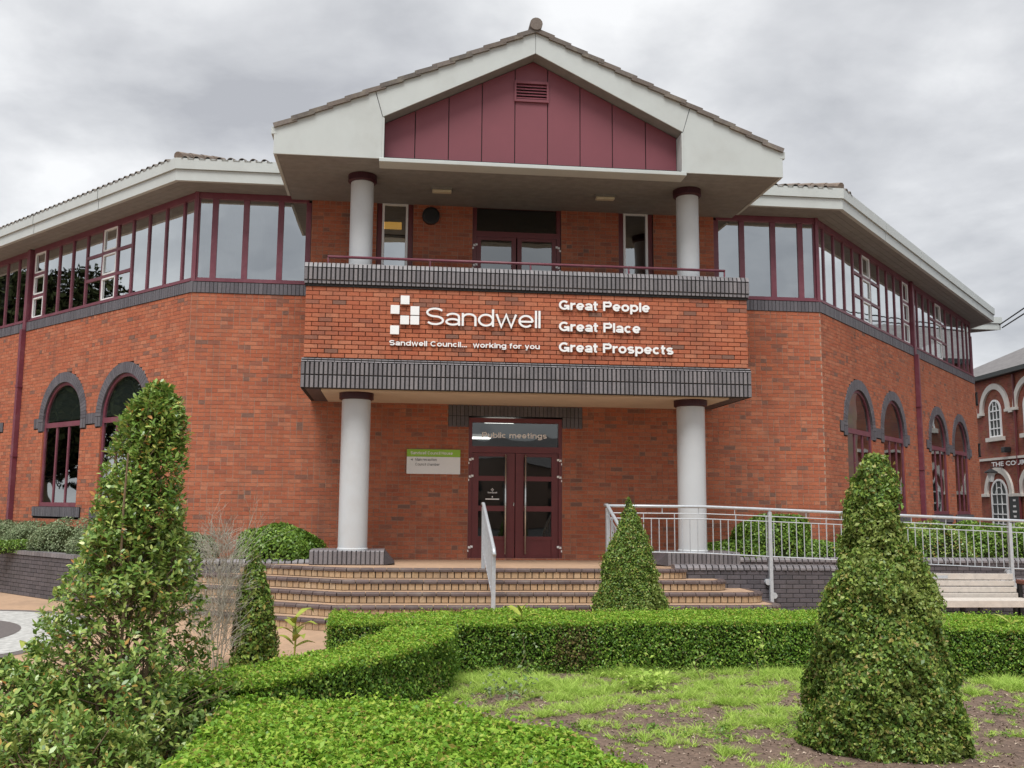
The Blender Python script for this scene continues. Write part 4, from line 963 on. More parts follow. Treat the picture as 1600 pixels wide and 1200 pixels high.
# ------------------------------------------------------------------ railings
def railing(name, label, cat, x0, x1, y, ztop, zbot, posts, group=None):
    r = thing(name, label, cat, ((x0+x1)/2, y, GZ), group)
    P = lambda x, z: (x, y, z); xs = np.linspace(x0, x1, 12)
    m = MB(); m.tube([P(x, ztop(x)) for x in xs], .026, 10); m.obj('handrail', M['steel'], r, smooth=True)
    for dz, q in ((.115, .009), (.20, .009)):
        m = MB(); m.tube([P(x, ztop(x)-dz) for x in xs], q, 6); m.obj('rail', M['steel'], r)
    m = MB(); m.tube([P(x, zbot(x)) for x in xs], .011, 6); m.obj('rail', M['steel'], r)
    n = int((x1-x0)/.131)
    for i in range(n):
        x = x0+.08+i*.131
        if min(abs(x-p[0]) for p in posts) < .06: continue
        m = MB(); m.tube([P(x, zbot(x)), P(x, ztop(x)-(.115 if i % 4 == 0 else .20))], .0085, 6); m.obj('baluster', M['steel'], r)
    for x in np.arange(x0+.3, x1, .62):
        m = MB(); m.tube([P(x, ztop(x)-.115), P(x, ztop(x)-.02)], .008, 6); m.obj('spigot', M['steel'], r)
    for x, zb in posts:
        m = MB(); m.box(x-.028, x+.028, y-.03, y+.03, zb, ztop(x)-.04); po = m.obj('post', M['steel'], r)
        m = MB(); m.tube([P(x, ztop(x)-.05), P(x, ztop(x)-.01)], .012, 6); m.obj('saddle', M['steel'], po)
        if zb < -.1:
            for dz, s_ in ((.14, 1), (.36, -1)):
                m = MB(); m.tube([(x+s_*.05, y-.012, zb+dz), (x+s_*.05, y+.06, zb+dz)], .05, 14); m.obj('bracket', M['steel'], po)
    return r
railing('ramp_railing', 'long galvanised railing with thin balusters along the ramp wall', 'railing', 1.22, 10.3, -2.40, lambda x: 1.02 if x < 3.0 else 1.02-.034*(x-3.0), lambda x: .27 if x < 2.5 else .27-.042*(x-2.5), [(1.22, .0), (3.98, -.57), (8.25, -.40)])
def stair_rail(x, label):
    r = thing('stair_handrail', label, 'handrail', (x, -3.2, GZ))
    a, b = (x, -2.38, 1.03), (x, -4.0, .385); za = lambda y: 1.03+(y+2.38)/1.62*.645
    m = MB(); m.tube([(x, -2.22, 1.03), a, b, (x, -4.10, .30)], .028, 10); m.obj('handrail', M['steel'], r, smooth=True)
    for dz in (.13, .74): 
        m = MB(); m.tube([(x, -2.4, za(-2.4)-dz), (x, -3.98, za(-3.98)-dz)], .012, 6); m.obj('rail', M['steel'], r)
    for y, zb in ((-2.42, 0), (-3.98, -.56)):
        m = MB(); m.box(x-.03, x+.03, y-.03, y+.03, zb, za(y)-.03); m.obj('post', M['steel'], r)
    for i in range(11):
        y = -2.53-i*.131; m = MB(); m.tube([(x, y, za(y)-.74), (x, y, za(y)-.13)], .0095, 6); m.obj('baluster', M['steel'], r)
stair_rail(-.83, 'pale steel handrail going down the middle of the entrance steps')
stair_rail(1.22, 'pale steel handrail down the steps beside the small cone topiary')

# ------------------------------------------------------------------ bench
bn = thing('park_bench', 'pale bleached timber slatted bench in front of the ramp wall', 'bench', (7.15, -3.0, GZ))
bx0, bx1 = 6.15, 8.06
for k, (z, y) in enumerate(((-.10, -2.68), (-.205, -2.715), (-.305, -2.75), (-.40, -2.785))):
    m = MB(); h = .088 if k else .10; m.box(bx0, bx1, y-.016, y+.016, z-h/2+.01, z+h/2+.01); o = bevel(m.obj('backrest_slat', M['wood'], bn), .006); o.rotation_euler = (0, 0, 0)
m = MB(); m.box(6.62, 6.90, -2.700, -2.6965, -.12, -.07); m.obj('plaque', M['steel'], bn)
for k in range(4):
    y = -2.90-k*.105; m = MB(); m.box(bx0, bx1, y-.045, y+.045, -.455, -.415); bevel(m.obj('seat_slat', M['wood'], bn), .008)
m = MB(); m.box(bx0, bx1, -3.29, -3.262, -.53, -.42); bevel(m.obj('front_rail', M['wood'], bn), .006)
for x in (bx0+.12, (bx0+bx1)/2, bx1-.02):
    m = MB()
    for y in (-3.22, -2.74): m.box(x-.025, x+.025, y-.03, y+.03, GZ, -.46)
    m.box(x-.022, x+.022, -3.24, -2.70, -.50, -.456); m.add([(x-.02, -2.76, -.5), (x+.02, -2.76, -.5), (x+.02, -2.655, -.07), (x-.02, -2.655, -.07), (x-.02, -2.70, -.5), (x+.02, -2.70, -.5), (x+.02, -2.62, -.07), (x-.02, -2.62, -.07)], [(0, 1, 2, 3), (4, 7, 6, 5), (0, 4, 5, 1), (1, 5, 6, 2), (2, 6, 7, 3), (3, 7, 4, 0)])
    m.obj('frame', M['iron'], bn)
for x in (bx0-.03, bx1+.07):
    m = MB(); m.box(x-.05, x+.05, -3.26, -2.72, -.20, -.13); bevel(m.obj('armrest', M['brownwood'], bn), .015)
    m = MB(); m.box(x-.03, x+.03, -3.24, -3.17, GZ, -.20); m.box(x-.03, x+.03, -2.78, -2.72, GZ, -.20); m.obj('leg', M['iron'], bn)

# ------------------------------------------------------------------ foliage helpers
def pnoise(P, f, seed):
    r = np.random.default_rng(seed); v = np.zeros(len(P))
    for k in range(6):
        d = r.normal(size=3); d /= np.linalg.norm(d); v += np.sin(P@d*f*(1+.35*k)+r.uniform(0, 6.28))/(1+.25*k)
    return v/3.2
def unit(v): return v/np.maximum(np.linalg.norm(v, axis=1, keepdims=True), 1e-9)
def leaf_mesh(name, P, Nr, size, m, asp=.55, tilt=.8, fold=.18):
    n = len(P); nr = unit(Nr+rng.normal(size=(n, 3))*tilt); a = unit(np.cross(nr, rng.normal(size=(n, 3)))); b = np.cross(nr, a); s = size[:, None]
    V = np.empty((n, 4, 3)); V[:, 0] = P-a*s*.5; V[:, 1] = P+b*s*asp*.5+nr*s*fold; V[:, 2] = P+a*s*.5-nr*s*fold*.5; V[:, 3] = P-b*s*asp*.5+nr*s*fold
    return quads_mesh(name, V.reshape(-1, 3), n, m)
def leaf6_mesh(name, P, Nr, size, m, tilt=.8):
    n = len(P); U_ = unit(Nr+rng.normal(size=(n, 3))*tilt); D = unit(np.cross(U_, rng.normal(size=(n, 3)))); D = unit(D+U_*.35); sd_ = unit(np.cross(D, U_)); up = np.cross(sd_, D); s = size[:, None]
    V = np.empty((n, 6, 3)); V[:, 0] = P; V[:, 1] = P+D*s*.4+sd_*s*.22+up*s*.05; V[:, 2] = P+D*s*.75+sd_*s*.17+up*s*.02; V[:, 3] = P+D*s-up*s*.08; V[:, 4] = P+D*s*.75-sd_*s*.17+up*s*.02; V[:, 5] = P+D*s*.4-sd_*s*.22+up*s*.05
    return quads_mesh(name, V.reshape(-1, 3), n, m, 6)
def quads_mesh(name, V, n, m, k=4):
    me = bpy.data.meshes.new(name); me.vertices.add(n*k); me.vertices.foreach_set('co', V.astype(np.float32).ravel())
    me.loops.add(n*k); me.loops.foreach_set('vertex_index', np.arange(n*k, dtype=np.int32))
    me.polygons.add(n); me.polygons.foreach_set('loop_start', np.arange(0, n*k, k, dtype=np.int32)); me.polygons.foreach_set('loop_total', np.full(n, k, dtype=np.int32))
    me.materials.append(m); me.update(calc_edges=True); return me
def poly_area(p): return .5*sum(a[0]*b[1]-b[0]*a[1] for a, b in zip(p, p[1:]+p[:1]))
def in_poly(x, y, p):
    c = np.zeros(len(x), bool)
    for (x0, y0), (x1, y1) in zip(p, p[1:]+p[:1]):
        k = ((y0 > y) != (y1 > y)); c ^= k & (x < (x1-x0)*(y-y0)/((y1-y0) if y1 != y0 else 1e-9)+x0)
    return c
def hedge(label, pts, ztop, dens, size, m=None, seed=1, zb=GZ, wave=.038, name='hedge', cat='hedge', group=None, jit=.03, sprig=.05):
    if poly_area(pts) < 0: pts = pts[::-1]
    cx = sum(p[0] for p in pts)/len(pts); cy = sum(p[1] for p in pts)/len(pts)
    r = thing(name, label, cat, (cx, cy, zb), group)
    P = []; Nn = []
    xs = [p[0] for p in pts]; ys = [p[1] for p in pts]; A = (max(xs)-min(xs))*(max(ys)-min(ys)); n = int(A*dens)
    x, y = rng.uniform(min(xs), max(xs), n), rng.uniform(min(ys), max(ys), n); k = in_poly(x, y, pts); x, y = x[k], y[k]
    P.append(np.stack([x, y, np.full(len(x), ztop)], 1)); Nn.append(np.tile([0, 0, 1.], (len(x), 1)))
    for (x0, y0), (x1, y1) in zip(pts, pts[1:]+pts[:1]):
        L = math.hypot(x1-x0, y1-y0); n = int(L*(ztop-zb)*dens*.9)
        t = rng.uniform(0, 1, n); z = rng.uniform(zb+.02, ztop, n); nx, ny = (y1-y0)/L, -(x1-x0)/L
        P.append(np.stack([x0+(x1-x0)*t, y0+(y1-y0)*t, z], 1)); Nn.append(np.tile([nx, ny, .25], (n, 1)))
    P = np.concatenate(P); Nn = np.concatenate(Nn)
    w = pnoise(P, 5, seed)*wave+pnoise(P, 17, seed+1)*wave*.6
    dep = np.abs(rng.normal(size=len(P)))*jit; up = rng.random(len(P)) < .09
    P = P+unit(Nn)*(w-dep+np.where(up, rng.uniform(0, sprig, len(P)), 0))[:, None]
    # rounded shoulders
    sh = np.clip((P[:, 2]-(ztop-.06))/.06, 0, 1)
    s = size*rng.uniform(.65, 1.25, len(P))
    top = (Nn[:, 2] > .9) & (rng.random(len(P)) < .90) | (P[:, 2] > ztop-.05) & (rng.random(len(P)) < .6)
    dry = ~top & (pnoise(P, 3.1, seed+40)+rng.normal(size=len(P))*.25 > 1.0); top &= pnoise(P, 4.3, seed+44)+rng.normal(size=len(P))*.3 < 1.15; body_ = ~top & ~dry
    link('dry_leaves', leaf_mesh('dry_leaves', P[dry], Nn[dry], s[dry], M['dry']), r)
    link('foliage', leaf_mesh('foliage', P[body_], Nn[body_], s[body_], m or M['hedge']), r)
    link('young_shoots', leaf_mesh('young_shoots', P[top], Nn[top], s[top], M['young'], tilt=.55), r)  # top leaves: young growth plus top light put into the colour
    c2 = []
    for i, p in enumerate(pts):      # core a little inside the leaves
        p0, p1, p2 = Vector(pts[i-1]), Vector(p), Vector(pts[(i+1) % len(pts)])
        d1, d2 = (p1-p0).normalized(), (p2-p1).normalized(); n1, n2 = Vector((d1.y, -d1.x)), Vector((d2.y, -d2.x)); b = n1+n2
        b = b.normalized() if b.length > .1 else n1; q = p1-b*min(.10, .065/max(.5, b.dot(n1))); c2.append((q.x, q.y))
    mb = MB(); mb.vprism(c2, zb, ztop-.06); mb.obj('twigs', M['core'], r)
    return r
def lathe_plant(name, label, cat, c, prof, dens, size, m, seed, zb=GZ, bump=.05, lean=(0, 0), group=None, coreshrink=.82, tilt=.8, jit=.05, gaps=0.0, six=False):
    """clipped plant: prof = [(height above zb, radius)...]"""
    r = thing(name, label, cat, (c[0], c[1], zb), group)
    hs = np.array([p[0] for p in prof]); rs_ = np.array([p[1] for p in prof]); H = hs[-1]
    area = float(np.sum(PI*(rs_[1:]+rs_[:-1])*np.diff(hs))); n = int(area*dens)
    hh = np.linspace(0, H, 400); rr = np.interp(hh, hs, rs_); cdf = np.cumsum(rr+.02); cdf /= cdf[-1]
    h = np.interp(rng.random(n), cdf, hh); rad = np.interp(h, hs, rs_); th = rng.uniform(0, 2*PI, n)
    D = np.stack([np.cos(th), np.sin(th), np.full(n, .35)], 1); P = np.stack([c[0]+rad*D[:, 0]+lean[0]*h, c[1]+rad*D[:, 1]+lean[1]*h, zb+h], 1)
    w = pnoise(P, 7, seed)*bump+pnoise(P, 19, seed+1)*bump*.6-np.abs(rng.normal(size=n))*jit
    w += np.maximum(0, pnoise(P, 24, seed+3)-.35)*bump*1.1+(rng.random(n) < .03)*rng.uniform(.01, .06, n)
    P[:, :2] += D[:, :2]*np.maximum(w, -rad*.8)[:, None]
    if gaps:
        k = pnoise(P, 6, seed+5)+rng.normal(size=n)*.15 > -1+gaps*2-.55
        P, D = P[k], D[k]
    q1 = pnoise(P, 4.5, seed+7)+pnoise(P, 13, seed+8)*.5+rng.normal(size=len(P))*.4; sz = size*np.clip(rng.lognormal(0, .33, len(P)), .45, 1.9); fn = leaf6_mesh if six else leaf_mesh
    for nm, k, mm_ in (('foliage', (q1 > -1.05) & (q1 < .85), m), ('dry_leaves', q1 <= -1.05, M['dry']), ('young_shoots', q1 >= .85, M['olive'])):
        if k.sum() > 150: link(nm, fn(nm, P[k]+(D[k]*.012 if nm == 'young_shoots' else 0), D[k], sz[k], mm_, tilt=tilt), r)
    mb = MB(); q = 14; vs = []; zz = np.linspace(0, H*.97, 12)
    for z in zz:
        R_ = max(.01, np.interp(z, hs, rs_)*coreshrink-.02)
        vs.append((R_, zb+z))
    mb.lathe(vs, (0, 0), q); mb.v = [(x+c[0]+lean[0]*(z-zb), y+c[1]+lean[1]*(z-zb), z) for x, y, z in mb.v]; mb.obj('twigs', M['core'], r)
    return r

# ------------------------------------------------------------------ the parterre
B = []
hedge('long clipped box hedge across the bed in front of the steps', [(-2.95, -6.72), (-1.7, -6.68), (.6, -6.55), (2.75, -6.45), (4.3, -7.0), (5.0, -7.28), (7.0, -8.1), (6.55, -9.2), (4.2, -8.35), (3.5, -8.1), (2.25, -7.62), (.3, -7.66), (-1.4, -7.75), (-2.95, -7.55)], GZ+.575, 7600, .030, seed=3)
hedge('short clipped box hedge curving from the long hedge towards the big shrub', [(-1.62, -7.86), (-1.74, -8.78), (-2.26, -9.7), (-3.15, -10.85), (-4.6, -11.0), (-4.4, -10.6), (-3.45, -10.35), (-2.78, -9.3), (-2.38, -8.33), (-2.3, -7.86)], GZ+.575, 9500, .031, seed=9)
hedge('broad low box hedge in the foreground with young shoots on top, brightened as if lit', [(-3.3, -11.2), (-2.5, -11.38), (-1.95, -11.6), (-1.3, -12.35), (-1.08, -12.95), (-1.0, -14.1), (-3.3, -14.1)], GZ+.56, 9000, .036, seed=14, wave=.045, sprig=.06)
hedge('stub of bright box hedge at the left edge in front of the paving', [(-6.4, -11.3), (-4.85, -11.1), (-4.75, -12.6), (-6.2, -13.4)], GZ+.50, 8000, .036, seed=17, wave=.045, sprig=.05)
lathe_plant('topiary', 'large clipped box cone standing in the bed on the right', 'topiary', (1.355, -10.75), [(0, .52), (.1, .555), (.35, .53), (.62, .48), (.9, .42), (1.15, .355), (1.35, .29), (1.5, .235), (1.63, .212), (1.8, .195), (1.95, .16), (2.08, .10), (2.2, .03)], 20000, .0285, M['topiary'], 21, bump=.085, jit=.06, coreshrink=.76)
lathe_plant('topiary', 'small dark clipped cone behind the long hedge in front of the steps', 'topiary', (.72, -5.75), [(0, .50), (.3, .48), (.6, .43), (1.0, .33), (1.4, .21), (1.7, .11), (1.9, .03)], 15000, .0265, M['topiary'], 31, bump=.055)
lathe_plant('topiary', 'thin half-bare evergreen column beside the dead grey shrub', 'topiary', (-3.82, -6.75), [(0, .26), (.3, .24), (.7, .19), (1.0, .12), (1.25, .03)], 5200, .04, M['topiary'], 41, bump=.05, coreshrink=.6)

# ragged foreground shrub
def ragged(label, cx, cy, hs, rs_, n, stems, bare_on=False, seed=61, fill=.45):
    c = np.array([cx, cy]); r = thing('evergreen_shrub', label, 'shrub', (c[0], c[1], GZ)); H_ = hs[-1]
    h = rng.random(n)**1.12*H_; rad = np.interp(h, hs, rs_); th = rng.uniform(0, 2*PI, n); q = rng.random(n)**fill
    P = np.stack([c[0]+rad*q*np.cos(th)+.016*h, c[1]+rad*q*np.sin(th), GZ+h], 1)
    P[:, :2] += np.stack([pnoise(P, 4, seed), pnoise(P, 4, seed+1)], 1)*.11
    keep = pnoise(P, 5.5, seed+5)+rng.normal(size=n)*.25 > -.42
    bare = (np.abs(P[:, 2]-(GZ+1.02)) < .22) & (np.abs(P[:, 0]-c[0]+.03) < .19)
    if bare_on: keep &= ~(bare & (rng.random(n) < .35))
    P = P[keep]
    pos, nor = [], []
    for p in P:
        out_ = np.array([p[0]-c[0], p[1]-c[1], .35]); out_ /= np.linalg.norm(out_)+1e-9; tip = out_*.6+np.array([0, 0, .6])+rng.normal(size=3)*.35; tip /= np.linalg.norm(tip)
        a = np.cross(tip, rng.normal(size=3)); a /= np.linalg.norm(a); b = np.cross(tip, a); k = rng.integers(6, 11)
        for j in range(k):
            ang = j*2.4+rng.random(); d = a*math.cos(ang)+b*math.sin(ang); e_ = rng.uniform(.25, 1.1); dd = d*e_+tip*(1.1-e_)*.9; dd /= np.linalg.norm(dd)
            pos.append((p-tip*.012*j*.6, dd, tip))
    n = len(pos); B0 = np.array([p[0] for p in pos]); D = np.array([p[1] for p in pos]); T = np.array([p[2] for p in pos])
    s = rng.uniform(.028, .050, n)[:, None]; sd_ = unit(np.cross(D, T+rng.normal(size=(n, 3))*.2)); up = np.cross(sd_, D)
    V = np.empty((n, 6, 3)); V[:, 0] = B0+D*s*.1; V[:, 1] = B0+D*s*.45+sd_*s*.23+up*s*.05; V[:, 2] = B0+D*s*.8+sd_*s*.17+up*s*.02; V[:, 3] = B0+D*s*1.08-up*s*.1; V[:, 4] = B0+D*s*.8-sd_*s*.17+up*s*.02; V[:, 5] = B0+D*s*.45-sd_*s*.23+up*s*.05
    tone = pnoise(B0, 5, seed+9)+rng.normal(size=n)*.5
    for nm, k, mm_ in (('foliage', tone < .8, M['laurel']), ('young_shoots', tone >= .8, M['olive'])): link(nm, quads_mesh(nm, V[k].reshape(-1, 3), int(k.sum()), mm_, 6), r)
    m = MB()
    for k in range(stems):
        a = k*2.4; x, y = c[0]+.10*math.cos(a), c[1]+.10*math.sin(a); pts = [(x, y, GZ)]; H = random.uniform(.58, .9)*H_
        sp = random.uniform(.05, .30)
        for j in range(1, 8):
            f = j/7; pts.append((x+math.cos(a)*sp*f+random.uniform(-.02, .02), y+math.sin(a)*sp*f+random.uniform(-.02, .02), GZ+H*f))
        m.tube(pts, [.011*(1-.8*j/7)+.003 for j in range(8)], 6)
    for p in P[::8]:     # side twigs to the leaf clusters
        f = rng.uniform(.25, .6); q = np.array([c[0]+(p[0]-c[0])*.25, c[1]+(p[1]-c[1])*.25, max(GZ+.2, p[2]-.22)]); mid = (p+q)/2+rng.normal(size=3)*.02
        m.tube([tuple(q), tuple(mid), tuple(p)], [.005, .004, .002], 4, cap=False)
    m.obj('stems', M['bark'], r)
ragged('tall ragged evergreen shrub with bare stems showing, close to the viewer', -3.88, -11.5, [0, .3, .6, .85, 1.1, 1.35, 1.6, 1.85, 2.1, 2.32, 2.45, 2.53], [.80, .76, .62, .52, .48, .42, .31, .27, .235, .20, .13, .05], 5600, 7, True)
ragged('low glossy shrub at the foot of the tall ragged shrub, on its left', -4.50, -12.0, [0, .3, .6, .8, .9], [.60, .60, .5, .3, .08], 1700, 5, seed=81, fill=.35)
ragged('nearest low glossy shrub at the bottom left corner', -3.90, -12.7, [0, .3, .55, .7, .78], [.58, .58, .46, .28, .08], 2100, 5, seed=91, fill=.35)

# dead shrub: bare grey twigs
def dead():
    c = Vector((-4.16, -6.95, GZ)); r = thing('dead_shrub', 'leafless dead shrub of fine grey twigs left of the steps', 'shrub', tuple(c)); m = MB()
    def grow(p, d, L, rad, lev):
        q = p+d*L; mid = (p+q)/2+Vector((random.gauss(0, .02), random.gauss(0, .02), 0)); m.tube([p, mid, q], [rad, rad*.85, rad*.7], 4 if lev < 2 else 3, cap=False)
        if lev >= 4: return
        for k in range(3 if lev < 3 else 2):
            nd = (d+Vector((random.gauss(0, .42), random.gauss(0, .42), random.gauss(.12, .25)))).normalized(); grow(p+(q-p)*random.uniform(.45, 1), nd, L*random.uniform(.5, .82), rad*.62, lev+1)
    for k in range(9):
        a = k*2.4; d = Vector((math.cos(a)*.13, math.sin(a)*.13, 1)).normalized(); grow(c+Vector((math.cos(a)*.05, math.sin(a)*.05, 0)), d, random.uniform(.42, .62), .0055, 0)
    grow(c, Vector((.0, 0, 1)), .80, .008, 0); grow(c, Vector((.05, 0, 1)).normalized(), .92, .008, 0)
    for k in range(1000):     # the haze of fine dead twigs
        h = random.uniform(.15, 1.45); R_ = .34*math.sin(min(1, (h+.2)/1.72)*PI)**.7; a = random.uniform(0, 2*PI); q = R_*random.random()**.6
        p = c+Vector((math.cos(a)*q, math.sin(a)*q, h)); d = Vector((math.cos(a)*.5+random.gauss(0, .5), math.sin(a)*.5+random.gauss(0, .5), random.uniform(.2, 1.2))).normalized(); L = random.uniform(.08, .22)
        m.tube([p, p+d*L*.5+Vector((random.gauss(0, .008), random.gauss(0, .008), 0)), p+d*L], [.0028, .0022, .0012], 3, cap=False)
    m.obj('twigs', M['deadtwig'], r, fix=False)
dead()

# broad yellow-green leaved plants
def canna(label, x, y, H, n, spread, green=0, zb=GZ):
    r = thing('canna_plant', label, 'plant', (x, y, zb)); m = MB(); m.tube([(x, y, zb), (x+.02, y, zb+H*.6), (x+.01, y, zb+H)], [.014, .011, .006], 7); m.obj('stem', M['canna'], r)
    for k in range(n):
        a = k*2.4+.4; z = zb+H*(.45+.55*k/n); L = spread*random.uniform(.75, 1.1); w = L*.15; m = MB(); S_ = 7; vs = []
        up = random.uniform(.5, 1.0)
        for j in range(S_+1):
            f = j/S_; rr = L*f*(1-.25*f); zz = z+L*(up*f-.75*up*f*f*random.uniform(.9, 1.1)); ww = w*math.sin(PI*min(1, f*.93+.07))**.8
            cx, cy = x+math.cos(a)*rr, y+math.sin(a)*rr; vs += [(cx-math.sin(a)*ww, cy+math.cos(a)*ww, zz+ww*.3), (cx, cy, zz), (cx+math.sin(a)*ww, cy-math.cos(a)*ww, zz+ww*.3)]
        m.add(vs, [f_ for j in range(S_) for f_ in ((3*j, 3*j+1, 3*j+4, 3*j+3), (3*j+1, 3*j+2, 3*j+5, 3*j+4))]); m.obj('leaf', M['cannag'] if k < green else M['canna'], r, smooth=True, fix=False)
canna('yellowing broad-leaved plant beside the hedge left of the steps', -3.30, -7.35, .60, 9, .36)
canna('broad-leaved plant with one fresh green leaf poking over the long hedge', -.92, -7.55, .72, 8, .30, 2)
canna('small yellow plant poking over the hedge in front of the bench', 4.35, -7.9, .64, 7, .25)
canna('yellowing broad-leaved plant left of the tall ragged shrub', -4.78, -10.4, .72, 8, .40, 1)
def sapling(label, x, y, H, n, s, m=None):
    r = thing('sapling', label, 'plant', (x, y, GZ)); q = MB(); pts = [(x+random.uniform(-.02, .02)*j, y, GZ+H*j/5) for j in range(6)]; q.tube(pts, [.006-.0008*j for j in range(6)], 5); q.obj('stem', M['bark'], r)
    P = np.stack([x+rng.normal(size=n)*s, y+rng.normal(size=n)*s, GZ+H*rng.uniform(.3, 1.05, n)], 1); link('foliage', leaf_mesh('foliage', P, np.tile([0, 0, 1.], (n, 1)), rng.uniform(.03, .06, n), m or M['laurel']), r)
sapling('thin upright seedling in the weeds beside the big cone topiary', 1.42, -8.15, .52, 38, .055, M['weed'])
sapling('spindly seedling against the middle of the long hedge', .82, -8.2, .32, 14, .04)
sapling('dark-stemmed rose seedling in the weeds near the hedge corner', -1.0, -8.75, .34, 16, .06)
sapling('withered plant with pale stalks in front of the long hedge', -.98, -8.1, .5, 16, .07, M['sage'])
sapling('two thin red-brown shoots left of the tall ragged shrub', -5.05, -9.6, .75, 8, .05)
def rosette(label, x, y, n, s, sz, m):
    r = thing('weed_clump', label, 'plant', (x, y, GZ)); P = np.stack([x+rng.normal(size=n)*s, y+rng.normal(size=n)*s, GZ+.03+np.abs(rng.normal(size=n))*s*.8], 1); link('foliage', leaf_mesh('foliage', P, np.tile([0, 0, 1.], (n, 1)), sz*rng.uniform(.6, 1.3, n), m, tilt=.5), r)
rosette('leafy green weed clump below the middle of the long hedge', .15, -8.45, 260, .13, .06, M['weed'])
rosette('low grey-green weed clump at the hedge corner', -1.25, -8.9, 130, .14, .05, M['sage'])

# bed: soil, chips, weeds
bed = [(-2.2, -7.6), (3.0, -7.5), (5.4, -8.7), (6.6, -9.4), (6.6, -15.5), (-2.2, -15.5)]
n = 70; m = MB(); gx = np.linspace(-2.6, 6.6, n); gy = np.linspace(-15.8, -7.3, n); X, Y = np.meshgrid(gx, gy)
PP = np.stack([X.ravel(), Y.ravel(), np.zeros(n*n)], 1); Zs = GZ+.012+.02*(1+pnoise(PP, 2.2, 5))+.012*(1+pnoise(PP, 9, 6))
m.add([(a, b, c) for a, b, c in zip(X.ravel(), Y.ravel(), Zs)], [(j*n+i, j*n+i+1, (j+1)*n+i+1, (j+1)*n+i) for j in range(n-1) for i in range(n-1)]); m.obj('soil', M['soil'], kind='structure', smooth=True, fix=False)
k = 26000; x = rng.uniform(-2.4, 6.3, k); y = rng.uniform(-14.5, -7.7, k); P = np.stack([x, y, np.zeros(k)], 1)
z = GZ+.012+.02*(1+pnoise(P, 2.2, 5))+.012*(1+pnoise(P, 9, 6)); P[:, 2] = z+.006
tag(link('bark_mulch', leaf_mesh('bark_mulch', P, np.tile([0, 0, 1.], (k, 1)), rng.uniform(.008, .035, k), M['chip'], asp=.5, tilt=.45)), 'brown bark chips scattered over the bed', 'mulch', kind='stuff')
k = 34000; x = rng.uniform(-2.3, 6.3, k); y = rng.uniform(-14.0, -7.6, k); P = np.stack([x, y, np.zeros(k)], 1)
den_ = pnoise(P, 1.7, 91)*.32+pnoise(P, 5.0, 92)*.6+pnoise(P, 13.0, 96)*.7+np.clip((y+10.4)/2.4, -1.0, .8)*.42-np.clip((x-.4)/2.2, -.5, 1)*.15
keep = den_+rng.normal(size=k)*.50 > .70; T0 = P[keep]; th_ = np.clip(.022+.045*den_[keep], .015, .09)*rng.uniform(.5, 1.7, len(T0)); nb_ = 30
P = np.repeat(T0, nb_, 0); hgt = np.repeat(th_, nb_)*rng.uniform(.45, 1.25, len(P)); k = len(P); P[:, :2] += rng.normal(size=(k, 2))*.016
P[:, 2] = GZ+.012+.02*(1+pnoise(P, 2.2, 5))+.012*(1+pnoise(P, 9, 6))
an = rng.uniform(0, 2*PI, k); wd = rng.uniform(.002, .0048, k); ln_ = rng.normal(size=(k, 2))*1.15*hgt[:, None]
V = np.empty((k, 3, 3)); o_ = np.stack([np.cos(an)*wd, np.sin(an)*wd, np.zeros(k)], 1); V[:, 0] = P+o_; V[:, 1] = P-o_; V[:, 2] = P+np.concatenate([ln_, hgt[:, None]], 1)
tag(link('weeds', quads_mesh('weeds', V.reshape(-1, 3), k, M['weed'], 3)), 'bright green feathery weeds growing over the bed', 'weeds', kind='stuff')

k = 9000; x = rng.uniform(-2.2, 6.0, k); y = rng.uniform(-13.5, -7.8, k); P = np.stack([x, y, np.zeros(k)], 1); keep = pnoise(P, 3.0, 301)+pnoise(P, 9, 302)*.6+rng.normal(size=k)*.3 > .75; P = np.repeat(P[keep], 7, 0)
P[:, :2] += rng.normal(size=(len(P), 2))*.022; P[:, 2] = GZ+.055+rng.uniform(0, .035, len(P))
tag(link('broadleaf_weeds', leaf_mesh('broadleaf_weeds', P, np.tile([0, 0, 1.], (len(P), 1)), rng.uniform(.015, .042, len(P)), M['ivy'], tilt=.45)), 'small broad-leaved weeds dotted among the bark', 'weeds', kind='stuff')
# planters: ivy mounds and shrubs
def mound(name, label, x, y, rx, ry, z0, z1, dens, size, m, seed, group=None, sq=.72):
    r = thing(name, label, 'shrub', (x, y, z0), group); n = int((rx+ry)*PI*(z1-z0+min(rx, ry))*dens*.6)
    D = unit(rng.normal(size=(n, 3))); D[:, 2] = np.abs(D[:, 2]); D = np.sign(D)*np.abs(D)**sq; q = 1+pnoise(D*np.array([rx, ry, z1-z0]), 5, seed)*.2-np.abs(rng.normal(size=n))*.07
    P = np.stack([x+D[:, 0]*rx*q, y+D[:, 1]*ry*q, z0+D[:, 2]*(z1-z0)*q], 1); link('foliage', leaf_mesh('foliage', P, D, size*rng.uniform(.6, 1.3, n), m), r)
    mb = MB(); mb.lathe([(.86, 0), (.80, .35), (.62, .62), (.33, .78), (.05, .84)], (0, 0), 12); mb.v = [(x+a*rx, y+b*ry, z0+c*(z1-z0)) for a, b, c in mb.v]; mb.obj('twigs', M['core'], r)
mound('ivy_mound', 'bright green ivy mound beside the left entrance column', -4.3, -.85, .78, .55, -.02, .64, 3000, .066, M['ivy'], 101)
mound('ivy_mound', 'dark ivy mound behind the railing right of the entrance column', 4.75, -.60, .75, .42, .03, .90, 3000, .064, M['ivy'], 102)
mound('ivy_mound', 'low ivy spreading at the foot of the right entrance column', 3.95, -.7, .6, .38, .0, .42, 3000, .05, M['ivy'], 103)
mound('ivy_mound', 'low ivy on the planter edge right of the big ivy mound', 5.75, -.75, .7, .32, .03, .42, 3000, .05, M['ivy'], 108)
